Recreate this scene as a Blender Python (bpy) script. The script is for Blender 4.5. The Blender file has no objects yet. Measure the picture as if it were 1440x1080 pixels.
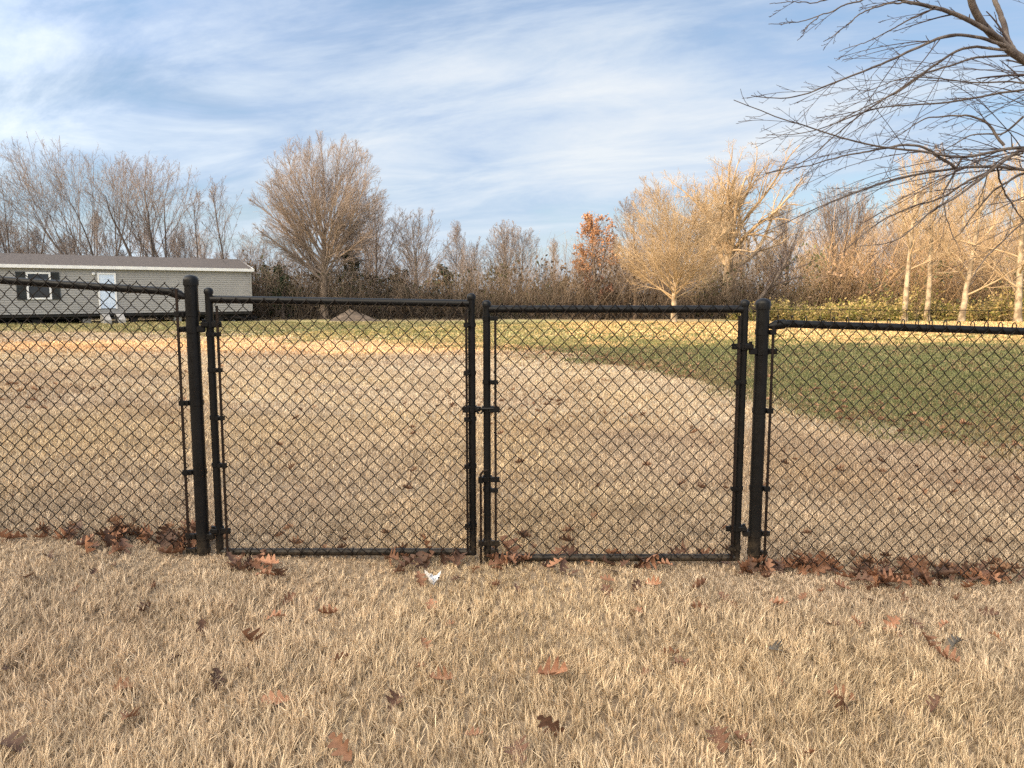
import bpy, math, random
import numpy as np
from mathutils import Vector, Matrix

R = np.random.default_rng(11)
random.seed(5)
S = bpy.context.scene
COL = S.collection
PI = math.pi

# ------------------------------------------------------------------ camera model
F = 1088.0                       # focal length in pixels of the 1440 px wide photograph
PITCH = math.atan(128 / F)
HC = 1.214                       # eye height above the ground at the gate
YF = 3.40                        # the fence line stands 3.4 m in front of the camera
CP, SP = math.cos(PITCH), math.sin(PITCH)

def ray(px, py):
    dx = (px - 720) / F; dy = -(py - 540) / F
    return np.array([dx, CP + dy * SP, -SP + dy * CP])

def at(px, py, Y):
    d = ray(px, py); t = Y / d[1]
    return np.array([d[0] * t, Y, HC + d[2] * t])

# ------------------------------------------------------------------ sun direction
SUN_EL = math.radians(17.0)
SH = np.array([0.788, 0.616])            # horizontal direction in which shadows fall
PERP = np.array([0.616, -0.788])

# ------------------------------------------------------------------ terrain
_bx = [-40, -800, 0, 140, 285, 480, 720, 1060, 1250, 1440, 1900]
_prof = [(-900, 690), (0, 757), (140, 768), (285, 784), (480, 786), (720, 790), (1060, 799), (1250, 811), (1440, 826), (1900, 850)]
PX = np.array([at(a, b, YF)[0] for a, b in _prof]); PZ = np.array([at(a, b, YF)[2] for a, b in _prof])
CU = np.array([-140, -60, -44, -36, -31.5, -30, -28, -26, -25, -24, -21.5, -15, -9, -4, 5, 40, 140.])
CH = np.array([25, 27, 25, 24, 22.5, 20.2, 19.0, 17.1, 13.4, 13.4, 15.6, 18.3, 22.6, 22.4, 22.0, 24, 20.])

def G(x, y):
    x = np.asarray(x, float); y = np.asarray(y, float)
    z = np.interp(x, PX, PZ) * np.exp(-((y - YF) / 7.0) ** 2)
    d = np.clip(y - YF, 0, 44)
    z = z - 0.0105 * d
    z = z + 0.035 * np.sin(x * 0.55 + 1.3) * np.sin(y * 0.42 + .4) * np.clip((y - 4) / 6, 0, 1)
    z = z + 0.006 * np.sin(x * 3.1 + y * 1.7) + 0.006 * np.sin(x * 1.3 - y * 2.9 + 1)
    # invented rise far behind the camera, its crest shaped to throw the yard into shade
    v = x * SH[0] + y * SH[1]; u = x * PERP[0] + y * PERP[1]
    h = np.interp(u, CU, CH) + .35 * np.sin(u * .9) + .25 * np.sin(u * 2.3 + 1)
    w = np.exp(-((v + 50) / 9.0) ** 2)
    return z + h * w

def gnd(px, py):
    d = ray(px, py); t0, t1 = 0.5, 0.5
    while t1 < 200:
        p = d * t1
        if HC + p[2] < float(G(p[0], p[1])): break
        t0 = t1; t1 += 0.1
    for _ in range(24):
        m = .5 * (t0 + t1); p = d * m
        if HC + p[2] < float(G(p[0], p[1])): t1 = m
        else: t0 = m
    p = d * t1
    return np.array([p[0], p[1], float(G(p[0], p[1]))])

def vnoise(x, y, s, seed):
    r = np.random.default_rng(seed); g = r.random((64, 64)); u = x * s; v = y * s
    i = np.floor(u).astype(int); j = np.floor(v).astype(int); fu = u - i; fv = v - j
    fu = fu * fu * (3 - 2 * fu); fv = fv * fv * (3 - 2 * fv); i %= 64; j %= 64; i1 = (i + 1) % 64; j1 = (j + 1) % 64
    return (g[i, j] * (1 - fu) + g[i1, j] * fu) * (1 - fv) + (g[i, j1] * (1 - fu) + g[i1, j1] * fu) * fv

# edge between the dormant lawn and the green lawn
_ge = [(-400, 462), (0, 468), (250, 470), (420, 478), (560, 482), (640, 486), (700, 490), (760, 498), (850, 512), (930, 529), (1050, 561), (1150, 585), (1250, 606), (1440, 640), (1800, 700)]
_gp = np.array([gnd(a, b)[:2] for a, b in _ge]); GEX, GEY = _gp[:, 0], _gp[:, 1]
_o = np.argsort(GEX); GEX, GEY = GEX[_o], GEY[_o]
def greenness(x, y):
    e = np.interp(x, GEX, GEY)
    n = 1.5 * (vnoise(x + 60, y + 60, .8, 51) - .5) + 1.3 * (vnoise(x + 60, y + 60, 2.6, 52) - .5) + .8 * (vnoise(x + 60, y + 60, 7.1, 53) - .5)
    return np.clip((y - e + .7) / (0.9 + .06 * y) + n, 0, 1)

# ------------------------------------------------------------------ object helpers
def tag(o, label=None, cat=None, group=None, kind=None):
    if label: o['label'] = label
    if cat: o['category'] = cat
    if group: o['group'] = group
    if kind: o['kind'] = kind
    return o

def empty(name, loc=(0, 0, 0), rz=0):
    o = bpy.data.objects.new(name, None); COL.objects.link(o)
    o.location = tuple(float(c) for c in loc); o.rotation_euler = (0, 0, rz); o.empty_display_size = .2
    return o

def mk(name, verts, faces, mat, parent=None, smooth=True, col=None):
    """verts (N,3), faces: (M,k) array or a list of arrays/lists."""
    me = bpy.data.meshes.new(name)
    verts = np.asarray(verts, np.float32).reshape(-1, 3)
    if isinstance(faces, np.ndarray): faces = [faces]
    loops = []; starts = []; n = 0
    for f in faces:
        f = np.asarray(f, np.int32)
        if f.ndim == 1: f = f[None]
        if f.size == 0: continue
        k = f.shape[1]
        loops.append(f.ravel()); starts.append(n + np.arange(len(f)) * k); n += f.size
    loops = np.concatenate(loops); starts = np.concatenate(starts)
    me.vertices.add(len(verts)); me.vertices.foreach_set('co', verts.ravel())
    me.loops.add(len(loops)); me.loops.foreach_set('vertex_index', loops.astype(np.int32))
    me.polygons.add(len(starts)); me.polygons.foreach_set('loop_start', starts.astype(np.int32))
    me.polygons.foreach_set('use_smooth', np.full(len(starts), smooth, bool))
    me.update(calc_edges=True)
    if col is not None:
        a = me.attributes.new('col', 'FLOAT_COLOR', 'POINT')
        c = np.ones((len(verts), 4), np.float32); c[:, :col.shape[1]] = col
        a.data.foreach_set('color', c.ravel())
    me.materials.append(mat)
    o = bpy.data.objects.new(name, me); COL.objects.link(o)
    if parent: o.parent = parent
    return o

class MB:
    def __init__(s): s.v = []; s.f = []; s.n = 0
    def add(s, v, f):
        v = np.asarray(v, float).reshape(-1, 3)
        s.v.append(v)
        for q in f: s.f.append([int(i) + s.n for i in q])
        s.n += len(v); return s
    def box(s, c, size, M=None, bev=0.0):
        x, y, z = [a / 2 for a in size]
        if bev > 0:
            b = min(bev, x * .9, y * .9, z * .9); vs = []; 
            prof = [(x - b, y), (x, y - b), (x, -(y - b)), (x - b, -y), (-(x - b), -y), (-x, -(y - b)), (-x, y - b), (-(x - b), y)]
            for zz, k in ((-z, b), (-z + b, 0), (z - b, 0), (z, b)):
                for a, d in prof:
                    vs.append((a - math.copysign(min(k, abs(a)), a), d - math.copysign(min(k, abs(d)), d), zz))
            fs = [list(range(7, -1, -1)), list(range(24, 32))]
            for r in range(3):
                for i in range(8):
                    fs.append([r * 8 + i, r * 8 + (i + 1) % 8, (r + 1) * 8 + (i + 1) % 8, (r + 1) * 8 + i][::-1])
            v = np.array(vs)
        else:
            v = np.array([(a, b, d) for d in (-z, z) for a, b in ((-x, -y), (x, -y), (x, y), (-x, y))])
            fs = [[3, 2, 1, 0], [4, 5, 6, 7], [0, 1, 5, 4], [1, 2, 6, 5], [2, 3, 7, 6], [3, 0, 4, 7]]
        if M is not None: v = v @ np.asarray(M).T
        return s.add(v + np.asarray(c, float), fs)
    def tube(s, pts, r, sides=10, caps=True):
        P = np.asarray(pts, float); n = len(P); r = np.full(n, r) if np.isscalar(r) else np.asarray(r, float)
        v, f = tubes(P[None], r[None], sides)
        fs = [list(q) for q in f]
        if caps:
            fs.append(list(range(sides))[::-1]); fs.append(list(range((n - 1) * sides, n * sides)))
        return s.add(v, fs)
    def lathe(s, x, y, prof, sides=20):
        P = [(r, z) for r, z in prof]; a = np.linspace(0, 2 * PI, sides, endpoint=False); v = []
        for r, z in P:
            v += [(x + r * math.cos(t), y + r * math.sin(t), z) for t in a]
        fs = []
        for k in range(len(P) - 1):
            for i in range(sides):
                j = (i + 1) % sides
                fs.append([k * sides + i, k * sides + j, (k + 1) * sides + j, (k + 1) * sides + i])
        fs.append(list(range(sides))[::-1]); fs.append(list(range((len(P) - 1) * sides, len(P) * sides)))
        return s.add(v, fs)
    def build(s, name, mat, parent=None, smooth=True, origin=None, auto=35):
        V = np.concatenate(s.v)
        if origin is not None: V = V - np.asarray(origin, float)
        me = bpy.data.meshes.new(name); me.from_pydata(V.tolist(), [], s.f); me.update()
        if smooth:
            me.polygons.foreach_set('use_smooth', np.ones(len(me.polygons), bool))
            try: me.set_sharp_from_angle(angle=math.radians(auto))
            except Exception: pass
        me.materials.append(mat)
        o = bpy.data.objects.new(name, me); COL.objects.link(o)
        if parent: o.parent = parent
        return o

def tubes(P, Rr, sides):
    """P (N,K,3), Rr (N,K) -> verts, quads"""
    N, K, _ = P.shape
    T = np.gradient(P, axis=1) if K > 2 else np.repeat((P[:, 1:] - P[:, :1]), 2, 1)
    T = T / (np.linalg.norm(T, axis=2, keepdims=True) + 1e-9)
    mT = np.abs(P[:, -1] - P[:, 0]); ref = np.zeros((N, 3)); ref[np.arange(N), np.argmin(mT, 1)] = 1
    U = np.cross(T, ref[:, None, :]); U /= (np.linalg.norm(U, axis=2, keepdims=True) + 1e-9)
    W = np.cross(T, U)
    a = np.linspace(0, 2 * PI, sides, endpoint=False)
    V = P[:, :, None, :] + Rr[:, :, None, None] * (np.cos(a)[None, None, :, None] * U[:, :, None, :] + np.sin(a)[None, None, :, None] * W[:, :, None, :])
    idx = np.arange(N * K * sides).reshape(N, K, sides); nx = np.roll(idx, -1, 2)
    q = np.stack([idx[:, :-1], nx[:, :-1], nx[:, 1:], idx[:, 1:]], -1).reshape(-1, 4)
    return V.reshape(-1, 3), q

# ------------------------------------------------------------------ materials
def new_mat(name):
    m = bpy.data.materials.new(name); m.use_nodes = True
    nt = m.node_tree; nt.nodes.clear()
    out = nt.nodes.new('ShaderNodeOutputMaterial')
    return m, nt, out
def N(nt, t, **kw):
    n = nt.nodes.new(t)
    for k, v in kw.items(): setattr(n, k, v)
    return n
def ramp(nt, fac, stops):
    r = N(nt, 'ShaderNodeValToRGB'); e = r.color_ramp.elements
    while len(e) < len(stops): e.new(.5)
    for i, (p, c) in enumerate(stops): e[i].position = p; e[i].color = (*c, 1) if len(c) == 3 else c
    nt.links.new(fac, r.inputs[0]); return r.outputs[0]
def noise(nt, scale, detail=4, rough=.55, coord='Object', dist=0, vec=None):
    n = N(nt, 'ShaderNodeTexNoise'); n.inputs['Scale'].default_value = scale; n.inputs['Detail'].default_value = detail
    n.inputs['Roughness'].default_value = rough; n.inputs['Distortion'].default_value = dist
    if vec is None:
        tc = N(nt, 'ShaderNodeTexCoord'); vec = tc.outputs[coord]
    nt.links.new(vec, n.inputs['Vector']); return n.outputs['Fac']
def mixc(nt, fac, a, b, mode='MIX'):
    m = N(nt, 'ShaderNodeMix', data_type='RGBA', blend_type=mode)
    for sock, v in ((m.inputs[0], fac), (m.inputs[6], a), (m.inputs[7], b)):
        if isinstance(v, (int, float)): sock.default_value = v
        elif isinstance(v, tuple): sock.default_value = (*v, 1) if len(v) == 3 else v
        else: nt.links.new(v, sock)
    return m.outputs[2]
def mat_noise(name, c1, c2, scale=5, rough=.8, detail=4, bump=0., bscale=None, spec=.3, lo=.35, hi=.65, metallic=0, stretch=None, coord='Object'):
    m, nt, out = new_mat(name)
    b = N(nt, 'ShaderNodeBsdfPrincipled'); nt.links.new(b.outputs[0], out.inputs[0])
    vec = None
    if stretch:
        tc = N(nt, 'ShaderNodeTexCoord'); mp = N(nt, 'ShaderNodeMapping'); mp.inputs['Scale'].default_value = stretch
        nt.links.new(tc.outputs[coord], mp.inputs[0]); vec = mp.outputs[0]
    f = noise(nt, scale, detail, vec=vec, coord=coord)
    nt.links.new(ramp(nt, f, [(lo, c1), (hi, c2)]), b.inputs['Base Color'])
    b.inputs['Roughness'].default_value = rough; b.inputs['Specular IOR Level'].default_value = spec; b.inputs['Metallic'].default_value = metallic
    if bump:
        g = noise(nt, bscale or scale * 4, 5, vec=vec, coord=coord)
        bp = N(nt, 'ShaderNodeBump'); bp.inputs['Strength'].default_value = bump; bp.inputs['Distance'].default_value = .02
        nt.links.new(g, bp.inputs['Height']); nt.links.new(bp.outputs[0], b.inputs['Normal'])
    return m
def mat_attr(name, rough=.8, trans=.25, spec=.15, mul=1.0):
    m, nt, out = new_mat(name)
    a = N(nt, 'ShaderNodeAttribute', attribute_name='col')
    b = N(nt, 'ShaderNodeBsdfPrincipled'); b.inputs['Roughness'].default_value = rough; b.inputs['Specular IOR Level'].default_value = spec
    nt.links.new(a.outputs['Color'], b.inputs['Base Color'])
    t = N(nt, 'ShaderNodeBsdfTranslucent'); nt.links.new(a.outputs['Color'], t.inputs[0])
    x = N(nt, 'ShaderNodeMixShader'); x.inputs[0].default_value = trans
    nt.links.new(b.outputs[0], x.inputs[1]); nt.links.new(t.outputs[0], x.inputs[2]); nt.links.new(x.outputs[0], out.inputs[0])
    return m

M = {}
def vinyl_mat():
    m, nt, out = new_mat('black_coated_steel'); b = N(nt, 'ShaderNodeBsdfPrincipled'); nt.links.new(b.outputs[0], out.inputs[0])
    tc = N(nt, 'ShaderNodeTexCoord').outputs['Object']; sp = N(nt, 'ShaderNodeSeparateXYZ'); nt.links.new(tc, sp.inputs[0])
    base = ramp(nt, noise(nt, 7, 4, vec=tc), [(.3, (.0045, .0045, .005)), (.7, (.009, .009, .0095))])
    mp = N(nt, 'ShaderNodeMapping'); mp.inputs['Scale'].default_value = (1, 1, .25); nt.links.new(tc, mp.inputs[0])
    scuff = ramp(nt, noise(nt, 38, 6, .7, vec=mp.outputs[0]), [(.58, (0, 0, 0)), (.8, (.4,) * 3)])
    c = mixc(nt, scuff, base, (.022, .02, .019))
    lo = N(nt, 'ShaderNodeMapRange'); lo.inputs[1].default_value = .16; lo.inputs[2].default_value = -.02; nt.links.new(sp.outputs[2], lo.inputs[0])
    mud = mixc(nt, 1.0, lo.outputs[0], ramp(nt, noise(nt, 30, 5, .7, vec=tc), [(.4, (.1,) * 3), (.65, (.9,) * 3)]), 'MULTIPLY')
    nt.links.new(mixc(nt, mud, c, (.10, .075, .05)), b.inputs['Base Color'])
    nt.links.new(ramp(nt, noise(nt, 22, 5, .65, vec=tc), [(.3, (.26,) * 3), (.7, (.5,) * 3)]), b.inputs['Roughness']); b.inputs['Specular IOR Level'].default_value = .22
    return m
M['vinyl'] = vinyl_mat()
M['wire'] = mat_noise('black_coated_wire', (.007, .005, .004), (.014, .010, .008), 8, .5, spec=.2)
M['bar'] = mat_noise('dark_brown_bar', (.009, .006, .005), (.020, .012, .009), 8, .5, spec=.2)
M['bark'] = mat_noise('grey_brown_bark', (.10, .075, .06), (.24, .19, .155), 3, .9, bump=.5, bscale=9, stretch=(3, 3, .7))
M['twig'] = mat_noise('pinkish_twigs', (.19, .15, .13), (.33, .27, .235), 1.2, .85)
M['twig_grey'] = mat_noise('grey_twigs', (.17, .135, .12), (.27, .225, .205), 1.2, .85)
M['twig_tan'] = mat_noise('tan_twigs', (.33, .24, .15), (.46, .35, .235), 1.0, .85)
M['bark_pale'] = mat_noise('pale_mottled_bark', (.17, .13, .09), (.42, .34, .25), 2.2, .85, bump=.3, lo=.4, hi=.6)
M['bark_dark'] = mat_noise('dark_bark', (.07, .055, .05), (.17, .14, .12), 5, .9, bump=.6, bscale=30, stretch=(2, 2, .6))
M['twig_dark'] = mat_noise('dark_twigs', (.06, .045, .045), (.12, .095, .09), 4, .8)
M['brush'] = mat_attr('undergrowth_mix', .9, .15)
M['leafmat'] = mat_attr('leaf_mix', .75, .3)
M['siding'] = mat_noise('taupe_vinyl_siding', (.285, .28, .275), (.33, .325, .318), .6, .6)
M['white'] = mat_noise('white_trim_paint', (.70, .71, .73), (.80, .81, .82), 3, .5)
M['shingle'] = mat_noise('brown_grey_shingles', (.075, .065, .063), (.14, .122, .117), 14, .95, bump=.4)
M['shutter'] = mat_noise('charcoal_shutter', (.020, .024, .028), (.035, .040, .045), 3, .6)
M['door'] = mat_noise('pale_door_paint', (.54, .65, .82), (.62, .72, .87), 1, .5)
M['under'] = mat_noise('dark_steel_chassis', (.012, .012, .013), (.03, .028, .027), 3, .8)
M['block'] = mat_noise('grey_concrete', (.26, .25, .24), (.42, .41, .40), 4, .9, bump=.3)
M['dirt'] = mat_noise('brown_dirt', (.085, .065, .05), (.17, .13, .10), 3, .95, bump=.6)
M['paper'] = mat_noise('white_paper', (.78, .78, .80), (.88, .88, .89), 20, .7)
M['chrome'] = mat_noise('door_hardware', (.10, .10, .11), (.2, .2, .21), 5, .35, metallic=.8)
def glass_mat():
    m, nt, out = new_mat('dark_window_glass')
    b = N(nt, 'ShaderNodeBsdfPrincipled'); b.inputs['Roughness'].default_value = .08; b.inputs['Specular IOR Level'].default_value = .5
    nt.links.new(ramp(nt, noise(nt, 2.0), [(.3, (.012, .013, .016)), (.7, (.03, .033, .04))]), b.inputs['Base Color'])
    nt.links.new(b.outputs[0], out.inputs[0]); return m
M['glass'] = glass_mat()
M['grass'] = mat_attr('dry_grass_blades', .7, .22, .25)

def ground_mat():
    m, nt, out = new_mat('lawn_ground')
    b = N(nt, 'ShaderNodeBsdfPrincipled'); b.inputs['Roughness'].default_value = .95; b.inputs['Specular IOR Level'].default_value = .1
    a = N(nt, 'ShaderNodeAttribute', attribute_name='col'); sp = N(nt, 'ShaderNodeSeparateColor'); nt.links.new(a.outputs['Color'], sp.inputs[0])
    tc = N(nt, 'ShaderNodeTexCoord').outputs['Object']
    big = noise(nt, .16, 4, .6, vec=tc); mid = noise(nt, 1.1, 6, .65, vec=tc); fine = noise(nt, 14, 6, .7, vec=tc); vf = noise(nt, 60, 4, .7, vec=tc)
    tan = ramp(nt, fine, [(.28, (.26, .195, .13)), (.5, (.50, .40, .275)), (.75, (.62, .51, .36))])
    tan = mixc(nt, ramp(nt, mid, [(.42, (0, 0, 0)), (.7, (.55,) * 3)]), tan, (.27, .20, .135))
    tan = mixc(nt, ramp(nt, big, [(.45, (0, 0, 0)), (.7, (.3,) * 3)]), tan, (.47, .37, .22))
    grn = ramp(nt, fine, [(.3, (.07, .075, .03)), (.55, (.135, .145, .055)), (.8, (.24, .215, .10))])
    # dry patches on the green lawn, thicker near its edge
    grn = mixc(nt, ramp(nt, mid, [(.5, (0, 0, 0)), (.66, (.75,) * 3)]), grn, (.23, .17, .095))
    far = ramp(nt, big, [(.35, (.44, .35, .19)), (.62, (.30, .30, .125))])
    grn = mixc(nt, sp.outputs[1], grn, far)
    c = mixc(nt, sp.outputs[0], tan, grn)
    soil = ramp(nt, vf, [(.3, (.17, .125, .085)), (.7, (.36, .275, .19))])
    c = mixc(nt, sp.outputs[2], c, soil)
    nt.links.new(c, b.inputs['Base Color'])
    bp = N(nt, 'ShaderNodeBump'); bp.inputs['Strength'].default_value = .6; bp.inputs['Distance'].default_value = .03
    nt.links.new(fine, bp.inputs['Height']); nt.links.new(bp.outputs[0], b.inputs['Normal'])
    nt.links.new(b.outputs[0], out.inputs[0]); return m

# ------------------------------------------------------------------ ground sheet
def graded(lo, hi, step, far_lo, far_hi):
    a = np.arange(lo, hi + 1e-6, step); l = [lo]; s = step
    while l[-1] > far_lo: s *= 1.13; l.append(l[-1] - s)
    r = [a[-1]]; s = step
    while r[-1] < far_hi: s *= 1.13; r.append(r[-1] + s)
    return np.concatenate([np.array(l[1:])[::-1], a, np.array(r[1:])])
gx = graded(-20, 24, .22, -900, 900); gy = graded(-2, 40, .2, -500, 1400)
# keep the added, unseen rise behind the camera well resolved
gx = np.unique(np.concatenate([gx, np.arange(-120, 60, 2.0)])); gy = np.unique(np.concatenate([gy, np.arange(-120, 30, 2.0)]))
XX, YY = np.meshgrid(gx, gy); ZZ = G(XX, YY)
nx_, ny_ = len(gx), len(gy); idx = np.arange(nx_ * ny_).reshape(ny_, nx_)
gq = np.stack([idx[:-1, :-1], idx[:-1, 1:], idx[1:, 1:], idx[1:, :-1]], -1).reshape(-1, 4)
gc = np.stack([greenness(XX, YY).ravel(), np.clip((YY.ravel() - 20 - .06 * XX.ravel()) / 7, 0, 1), np.clip((9.0 - YY.ravel()) / 3, 0, 1)], 1)
# bare shaded soil under the trees
gc[:, 2] = np.maximum(gc[:, 2], .8 * np.clip((YY.ravel() - 46) / 3, 0, 1))
ground = mk('ground', np.stack([XX.ravel(), YY.ravel(), ZZ.ravel()], 1), gq, ground_mat(), col=gc)
tag(ground, kind='structure')

# ------------------------------------------------------------------ grass blades
def blades(x, y, length, width, lean, cA, hgrad=.55, phi=None):
    n = len(x); z = G(x, y) - .004
    phi = R.uniform(0, 2 * PI, n) if phi is None else phi
    dirx, diry = np.cos(phi), np.sin(phi)
    face = phi + PI / 2 + R.normal(0, .7, n); wx, wy = np.cos(face) * width / 2, np.sin(face) * width / 2
    l1 = lean * .35; V = np.empty((n, 5, 3), np.float32)
    for k, (s, ln, wd) in enumerate(((0, 0, 1), (0, 0, -1), (.55, .38, .8), (.55, .38, -.8), (1, 1, 0))):
        V[:, k, 0] = x + dirx * lean * length * ln + wx * wd
        V[:, k, 1] = y + diry * lean * length * ln + wy * wd
        V[:, k, 2] = z + length * s * np.sqrt(np.clip(1 - (lean * .8 * (s if s else 0)) ** 2, .08, 1))
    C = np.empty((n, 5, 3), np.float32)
    for k, g in enumerate((hgrad, hgrad, .95, .95, 1.1)): C[:, k] = cA * g  # foot darkened, tip lightened: shade between blades put into the colour
    b = np.arange(n)[:, None] * 5
    T = np.concatenate([b + np.array([0, 1, 2]), b + np.array([1, 3, 2]), b + np.array([2, 3, 4])], 0)
    return V.reshape(-1, 3), T, C.reshape(-1, 3)

def sample_wedge(y0, y1, dens, margin=.8):
    """even points inside the ground the lens could see, a step to either side included"""
    ym = np.linspace(y0, y1, 60); w = 2 * (ym * .70 + margin); area = np.trapz(w, ym); n = int(area * dens)
    y = np.interp(R.random(n), np.concatenate([[0], np.cumsum((w[1:] + w[:-1]) / 2 * np.diff(ym))]) / area, ym)
    x = (R.random(n) * 2 - 1) * (y * .70 + margin); return x, y

def straw(n, x, y):
    t = R.random(n)[:, None]; a = np.array([.88, .71, .49]); b = np.array([.64, .495, .33]); c = np.array([.39, .28, .185])
    col = np.where(t < .6, a + (b - a) * (t / .6), b + (c - b) * ((t - .6) / .4))
    p = vnoise(x, y, 2.3, 3)[:, None] * .5 + vnoise(x, y, 7.0, 4)[:, None] * .5
    col = col * (.80 + .34 * p)
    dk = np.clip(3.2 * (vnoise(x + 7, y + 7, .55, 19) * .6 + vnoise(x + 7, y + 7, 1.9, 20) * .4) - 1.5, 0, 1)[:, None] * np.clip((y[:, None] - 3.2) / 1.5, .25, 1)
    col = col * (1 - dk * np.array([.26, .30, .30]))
    warm = vnoise(x, y, .9, 9)[:, None]
    return col * (1 + (warm - .5) * np.array([.04, 0, -.16])) * R.normal(1, .07, (n, 1))

def sun_strip(c, x, y):
    # blade colour turned golden across the sunlit strip, to strengthen its light
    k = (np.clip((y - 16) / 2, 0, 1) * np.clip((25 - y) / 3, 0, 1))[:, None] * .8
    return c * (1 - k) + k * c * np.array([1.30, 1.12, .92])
VG, TG, CG, off = [], [], [], 0
def push(v, t, c):
    global off
    VG.append(v); TG.append(t + off); CG.append(c); off += len(v)
for (y0, y1, dens, ln, wd) in ((1.15, 2.6, 21000, .053, .0034), (2.6, 4.4, 15000, .050, .0038), (4.4, 7.5, 4600, .043, .0060), (7.5, 13, 1000, .046, .012), (13, 22, 330, .05, .022), (22, 34, 90, .06, .05)):
    x, y = sample_wedge(y0, y1, dens)
    keep = greenness(x, y) < R.random(len(x)); x, y = x[keep], y[keep]
    # tufts: pull blades toward clump centres and lean them with a slow field
    cx = np.round(x / .036 + R.normal(0, .2, len(x))) * .036; cy = np.round(y / .036 + R.normal(0, .2, len(x))) * .036
    j = vnoise(cx, cy, 27.8, 21); x = x + (cx - x) * .45 + (j - .5) * .02; y = y + (cy - y) * .45
    n = len(x); fld = vnoise(x, y, 1.6, 7) * 4 * PI; tl = vnoise(cx, cy, 27.8, 8)
    phi = fld + R.normal(0, 1.7, n)
    L = ln * (.72 + .42 * vnoise(x, y, 5.0, 12)) * R.uniform(.6, 1.25, n) * (.8 + .4 * tl)
    L = L * np.where((y > 2.85) & (y < 3.75), .45 + .55 * np.clip(np.abs(y - 3.36) / .5, 0, 1), 1)
    lean = np.clip(R.normal(.42, .28, n), .03, 1.2)
    push(*blades(x, y, L, wd * R.uniform(.7, 1.3, n), lean, sun_strip(straw(n, x, y), x, y) * (.79 + .40 * tl if y1 < 4.5 else .88 + .2 * tl)[:, None] * .96, .54 if y1 < 4.5 else .72, phi=phi))
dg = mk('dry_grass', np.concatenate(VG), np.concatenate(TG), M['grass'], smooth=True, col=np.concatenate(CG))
tag(dg, 'dormant straw coloured lawn grass covering the near yard', 'grass', kind='stuff')

VG, TG, CG, off = [], [], [], 0
for (y0, y1, dens, ln, wd) in ((6.0, 13, 1300, .05, .012), (13, 24, 380, .06, .026), (24, 44, 60, .08, .07)):
    x, y = sample_wedge(y0, y1, dens)
    keep = greenness(x, y) > R.random(len(x)) * .9 + .05; x, y = x[keep], y[keep]; n = len(x)
    t = R.random(n)[:, None]; gcol = np.array([.125, .14, .055]) + t * np.array([.19, .15, .075])
    e = np.interp(x, GEX, GEY); litter = np.clip(1 - (y - e) / 6, 0, 1) * .5
    p = vnoise(x, y, .8, 33) * .5 + vnoise(x, y, 2.9, 34) * .5
    farf = np.clip((y - 20 - .06 * x) / 7, 0, 1) * np.clip(.28 + .05 * np.maximum(x - 2, 0), .28, .85)
    br = (R.random(n) < np.clip(litter + 1.9 * (p - .5) + .27 + farf, .05, .92))[:, None]
    gcol = np.where(br, np.where(y[:, None] > 20, np.where(x[:, None] > 2, np.array([.72, .50, .26]), np.array([.46, .37, .19])), np.array([.34, .25, .13])) * R.uniform(.5, 1.2, (n, 1)), gcol)  # far blades coloured brighter on the right as sunlit, dimmer left as shaded
    push(*blades(x, y, ln * R.uniform(.5, 1.2, n), wd * R.uniform(.6, 1.3, n), np.clip(R.normal(.6, .3, n), .05, 1.2), gcol, .6))
gg = mk('green_grass', np.concatenate(VG), np.concatenate(TG), M['grass'], smooth=True, col=np.concatenate(CG))
tag(gg, 'green winter grass mixed with dead leaves across the yard', 'grass', kind='stuff')
del VG, TG, CG

# ------------------------------------------------------------------ fence
RR = .0168; YM = YF - RR - .004                  # mesh hangs on the camera side of the rails
def fx(px, py): return at(px, py, YF)[0]
def fz(py): return at(720, py, YF)[2]

def chain_link(xa, xb, ztop, zbot, slope, knuckle=True, w=.0612, h=.067, r=.0021, curl=False):
    """woven wire: each wire zigzags and hooks its neighbours. ztop/zbot: functions of x."""
    mb_v = []; mb_q = []; n0 = 0; q = 4
    nw = int(round((xb - xa) / (w / 2)))
    for k in range(nw):
        x0 = xa + k * w / 2; xm = x0 + w / 4
        zt, zb = ztop(xm), zbot(xm); sh = slope(xm) if callable(slope) else slope
        nh = max(2, int((zt - zb) / (h / 2)))
        ph = k % 2
        m = nh * q + 1; s = np.arange(m) / q
        tri = np.abs(((s + ph) % 2) - 1)                      # 1..0..1
        tri = .5 - .5 * np.cos(tri * PI) * .35 - (.5 - tri) * .65   # slightly rounded corners
        x = x0 + (tri) * (w / 2 + .002) - .001
        z = zt - s * h / 2
        y = YM + .006 * np.sin(x0 * 4.3) * np.sin(s * .16) ** 2 + .0022 * np.cos((s + ph) * PI) * np.sin(PI * (s % 1) + .3)
        z = z + R.normal(0, .0016) + .004 * math.sin(x0 * 5.1 + 1) ; x = x + .0035 * np.sin(z * 6.3 + x0 * 2.2) + R.normal(0, .0008)
        P = np.stack([x, y, z], 1)
        v, f = tubes(P[None], np.full((1, m), r), 5)
        mb_v.append(v); mb_q.append(f + n0); n0 += len(v)
        if curl:                                               # knuckled loop rising behind and above the rail
            a = np.linspace(-.6 * PI, .75 * PI, 8)
            P = np.stack([np.full(8, P[0, 0]) + np.linspace(0, .010, 8) * (1 if ph else -1), YF - .006 + .019 * np.sin(-a) * 1.05, zt + .004 + .020 * np.cos(a)], 1)
            v, f = tubes(P[None], np.full((1, 8), r * 1.15), 5)
            if ph == 0: mb_v.append(v); mb_q.append(f + n0); n0 += len(v)
    return np.concatenate(mb_v), np.concatenate(mb_q)

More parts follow.
